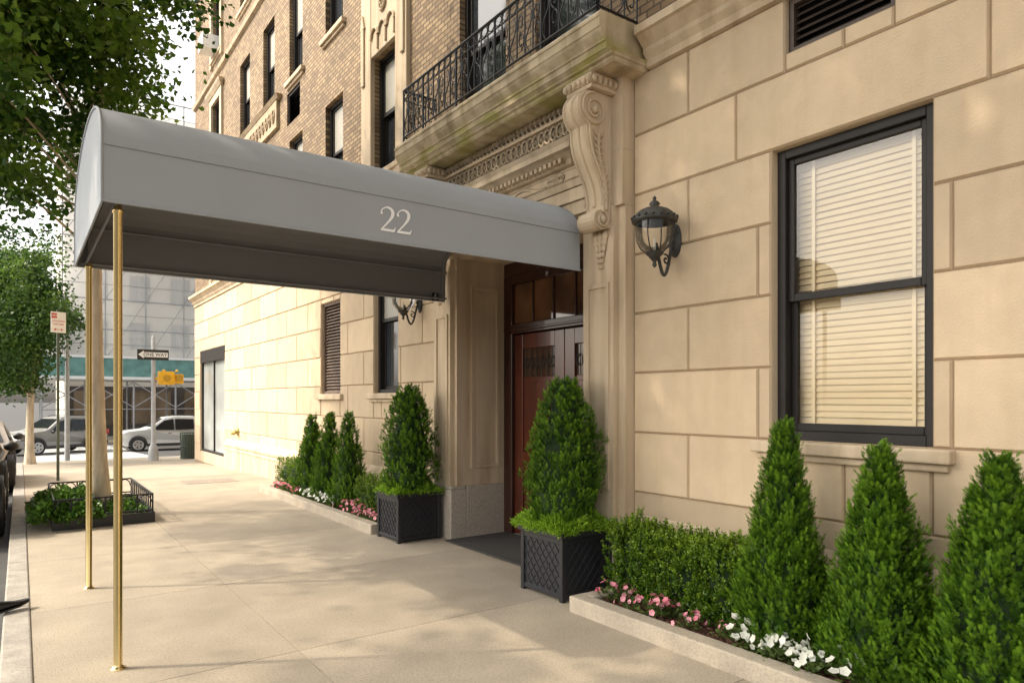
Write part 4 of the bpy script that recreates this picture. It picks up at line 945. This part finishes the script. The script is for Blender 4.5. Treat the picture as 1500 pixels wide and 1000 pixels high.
# ------------------------------- scaffolded building across avenue
SB=empty('scaffolded_building',(14,54,-.84),'pale building wrapped in scaffolding and white netting','building')
FAC=M('pale_facade',(.78,.72,.63),.8,.12,.6); mb=MB(); X0,X1,YB=2.4,34,54.5; TOP=22
ops=[]
for i in range(12):
    for j in range(5): ops.append((X0+1.2+i*2.6,X0+2.5+i*2.6,5.2+j*3.3,7.1+j*3.3))
Xs=sorted({X0,X1,*[o[0] for o in ops],*[o[1] for o in ops]}); Zs=sorted({-1,TOP,*[o[2] for o in ops],*[o[3] for o in ops]})
for a,b in zip(Xs[:-1],Xs[1:]):
    for c,d in zip(Zs[:-1],Zs[1:]):
        ins=any(o[0]<(a+b)/2<o[1] and o[2]<(c+d)/2<o[3] for o in ops)
        if not ins: mb.add([(a,YB,c),(b,YB,c),(b,YB,d),(a,YB,d)],[(0,1,2,3)],0)
mb.box(X0,X1,YB+.3,YB+14,-1,TOP-.1); mb.obj('facade_wall',SB,[FAC])
PG=M('pale_window_glass',(.22,.24,.27),.15,.3,1,spec=.8)
for i,o in enumerate(ops):
    w=MB(); w.add([(o[0],YB+.22,o[2]),(o[1],YB+.22,o[2]),(o[1],YB+.22,o[3]),(o[0],YB+.22,o[3])],[(0,1,2,3)],0); w.box(o[0],o[1],YB+.17,YB+.21,(o[2]+o[3])/2-.04,(o[2]+o[3])/2+.04,1); w.box((o[0]+o[1])/2-.03,(o[0]+o[1])/2+.03,YB+.175,YB+.205,o[2],o[3],1); w.obj('window',SB,[PG,WHT])
SCF=M('pale_scaffold_tube',(.36,.37,.39),.5)
mb=MB(); ys=YB-1.5
for j in range(10):
    zz=4.4+j*2.0
    mb.tube([(X0-.3,ys-.12,zz),(X1,ys-.12,zz)],.045,5); mb.tube([(X0-.3,ys-.12,zz+1),(X1,ys-.12,zz+1)],.022,5)
for i in range(12):
    mb.tube([(X0-.2+i*2.4,ys-.13,4.4),(X0-.2+i*2.4,ys-.13,TOP+1)],.04,5)
    for j in range(4):
        xx=X0-.2+i*2.4; zz=4.4+j*4; mb.tube([(xx,ys-.14,zz),(xx+2.4,ys-.14,zz+4)],.022,5)
mb.obj('scaffolding',SB,[SCF])
mb=MB(); mb.add([(X0-.3,ys-.08,4.5),(X1,ys-.08,4.5),(X1,ys-.08,TOP+.5),(X0-.3,ys-.08,TOP+.5)],[(0,1,2,3)]); mb.add([(X0-.3,ys-.08,4.5),(X0-.3,YB,4.5),(X0-.3,YB,TOP+.5),(X0-.3,ys-.08,TOP+.5)],[(0,1,2,3)]); mb.obj('netting',SB,[netmat()])
SH=empty('sidewalk_shed',(14,50.5,-.84),'green plywood sidewalk shed on steel legs','shed')
TEAL=M('teal_plywood',(.13,.29,.27),.6,.25,2)
mb=MB(); mb.box(.9,34,48.6,48.66,3.0,4.35); mb.box(.9,.96,48.66,53,3.0,4.35); mb.box(.9,34,48.55,48.58,2.95,3.12,1); mb.box(.9,34,48.55,48.58,4.25,4.4,1); mb.box(.9,34,48.67,53,2.9,3.0,1); mb.obj('parapet',SH,[TEAL,WHT])
for i in range(11):
    xx=1.0+i*2.4
    for yy in (48.9,52.3):
        mb=MB(); mb.tube([(xx,yy,-.84),(xx,yy,2.9)],.06,6); mb.obj('leg',SH,[SCF])
    mb=MB(); mb.tube([(xx,48.9,1.2),(xx+2.4,48.9,2.8)],.035,5); mb.tube([(xx,48.9,2.8),(xx+2.4,48.9,1.2)],.035,5); mb.tube([(xx,48.9,1.1),(xx+2.4,48.9,1.1)],.03,5); mb.obj('cross_brace',SH,[SCF])
mb=MB(); mb.box(X0+.2,X1-.2,YB-.08,YB-.02,-.8,2.6,0)
for i in range(9): mb.box(X0+.5+3.4*i,X0+3.0+3.4*i,YB-.11,YB-.085,0,2.3,1)
mb.obj('storefront',SB,[M('storefront_frame',(.10,.085,.075),.6),M('storefront_glass',(.20,.155,.11),.15,.6,.5)])

# ------------------------------- world, sun, camera
sd=Vector((-.70,.38,.80)).normalized()
el=math.asin(sd.z); az=math.atan2(sd.x,sd.y)
w=bpy.data.worlds.new('World'); scene.world=w; w.use_nodes=True
N_=w.node_tree.nodes; Lk=w.node_tree.links
bg=N_['Background']; sk=N_.new('ShaderNodeTexSky'); sk.sky_type='NISHITA'; sk.sun_disc=False
sk.sun_elevation=el; sk.sun_rotation=az; sk.air_density=1.0; sk.dust_density=5.0; sk.ozone_density=.5
hs=N_.new('ShaderNodeHueSaturation'); hs.inputs['Saturation'].default_value=.30; Lk.new(sk.outputs[0],hs.inputs['Color'])
wm=N_.new('ShaderNodeMix'); wm.data_type='RGBA'; wm.blend_type='MULTIPLY'; wm.inputs[0].default_value=1; wm.inputs[7].default_value=(1.0,.965,.90,1)
Lk.new(hs.outputs[0],wm.inputs[6]); Lk.new(wm.outputs[2],bg.inputs[0]); bg.inputs[1].default_value=.43
su=bpy.data.lights.new('sun','SUN'); su.energy=3.1; su.angle=math.radians(.7); su.color=(1,.87,.68)
so=bpy.data.objects.new('sun',su); COL.objects.link(so); so.rotation_euler=sd.to_track_quat('Z','Y').to_euler(); so.location=(-20,10,30)
cam=bpy.data.cameras.new('camera'); cam.lens=24; cam.sensor_width=36; cam.shift_y=.0567; cam.clip_end=2000; cam.clip_start=.05
co=bpy.data.objects.new('camera',cam); COL.objects.link(co); co.location=(0,0,H); co.rotation_euler=(math.pi/2,0,math.radians(-35.75))
scene.camera=co
scene.view_settings.view_transform='Standard'; scene.view_settings.look='None'; scene.view_settings.exposure=0
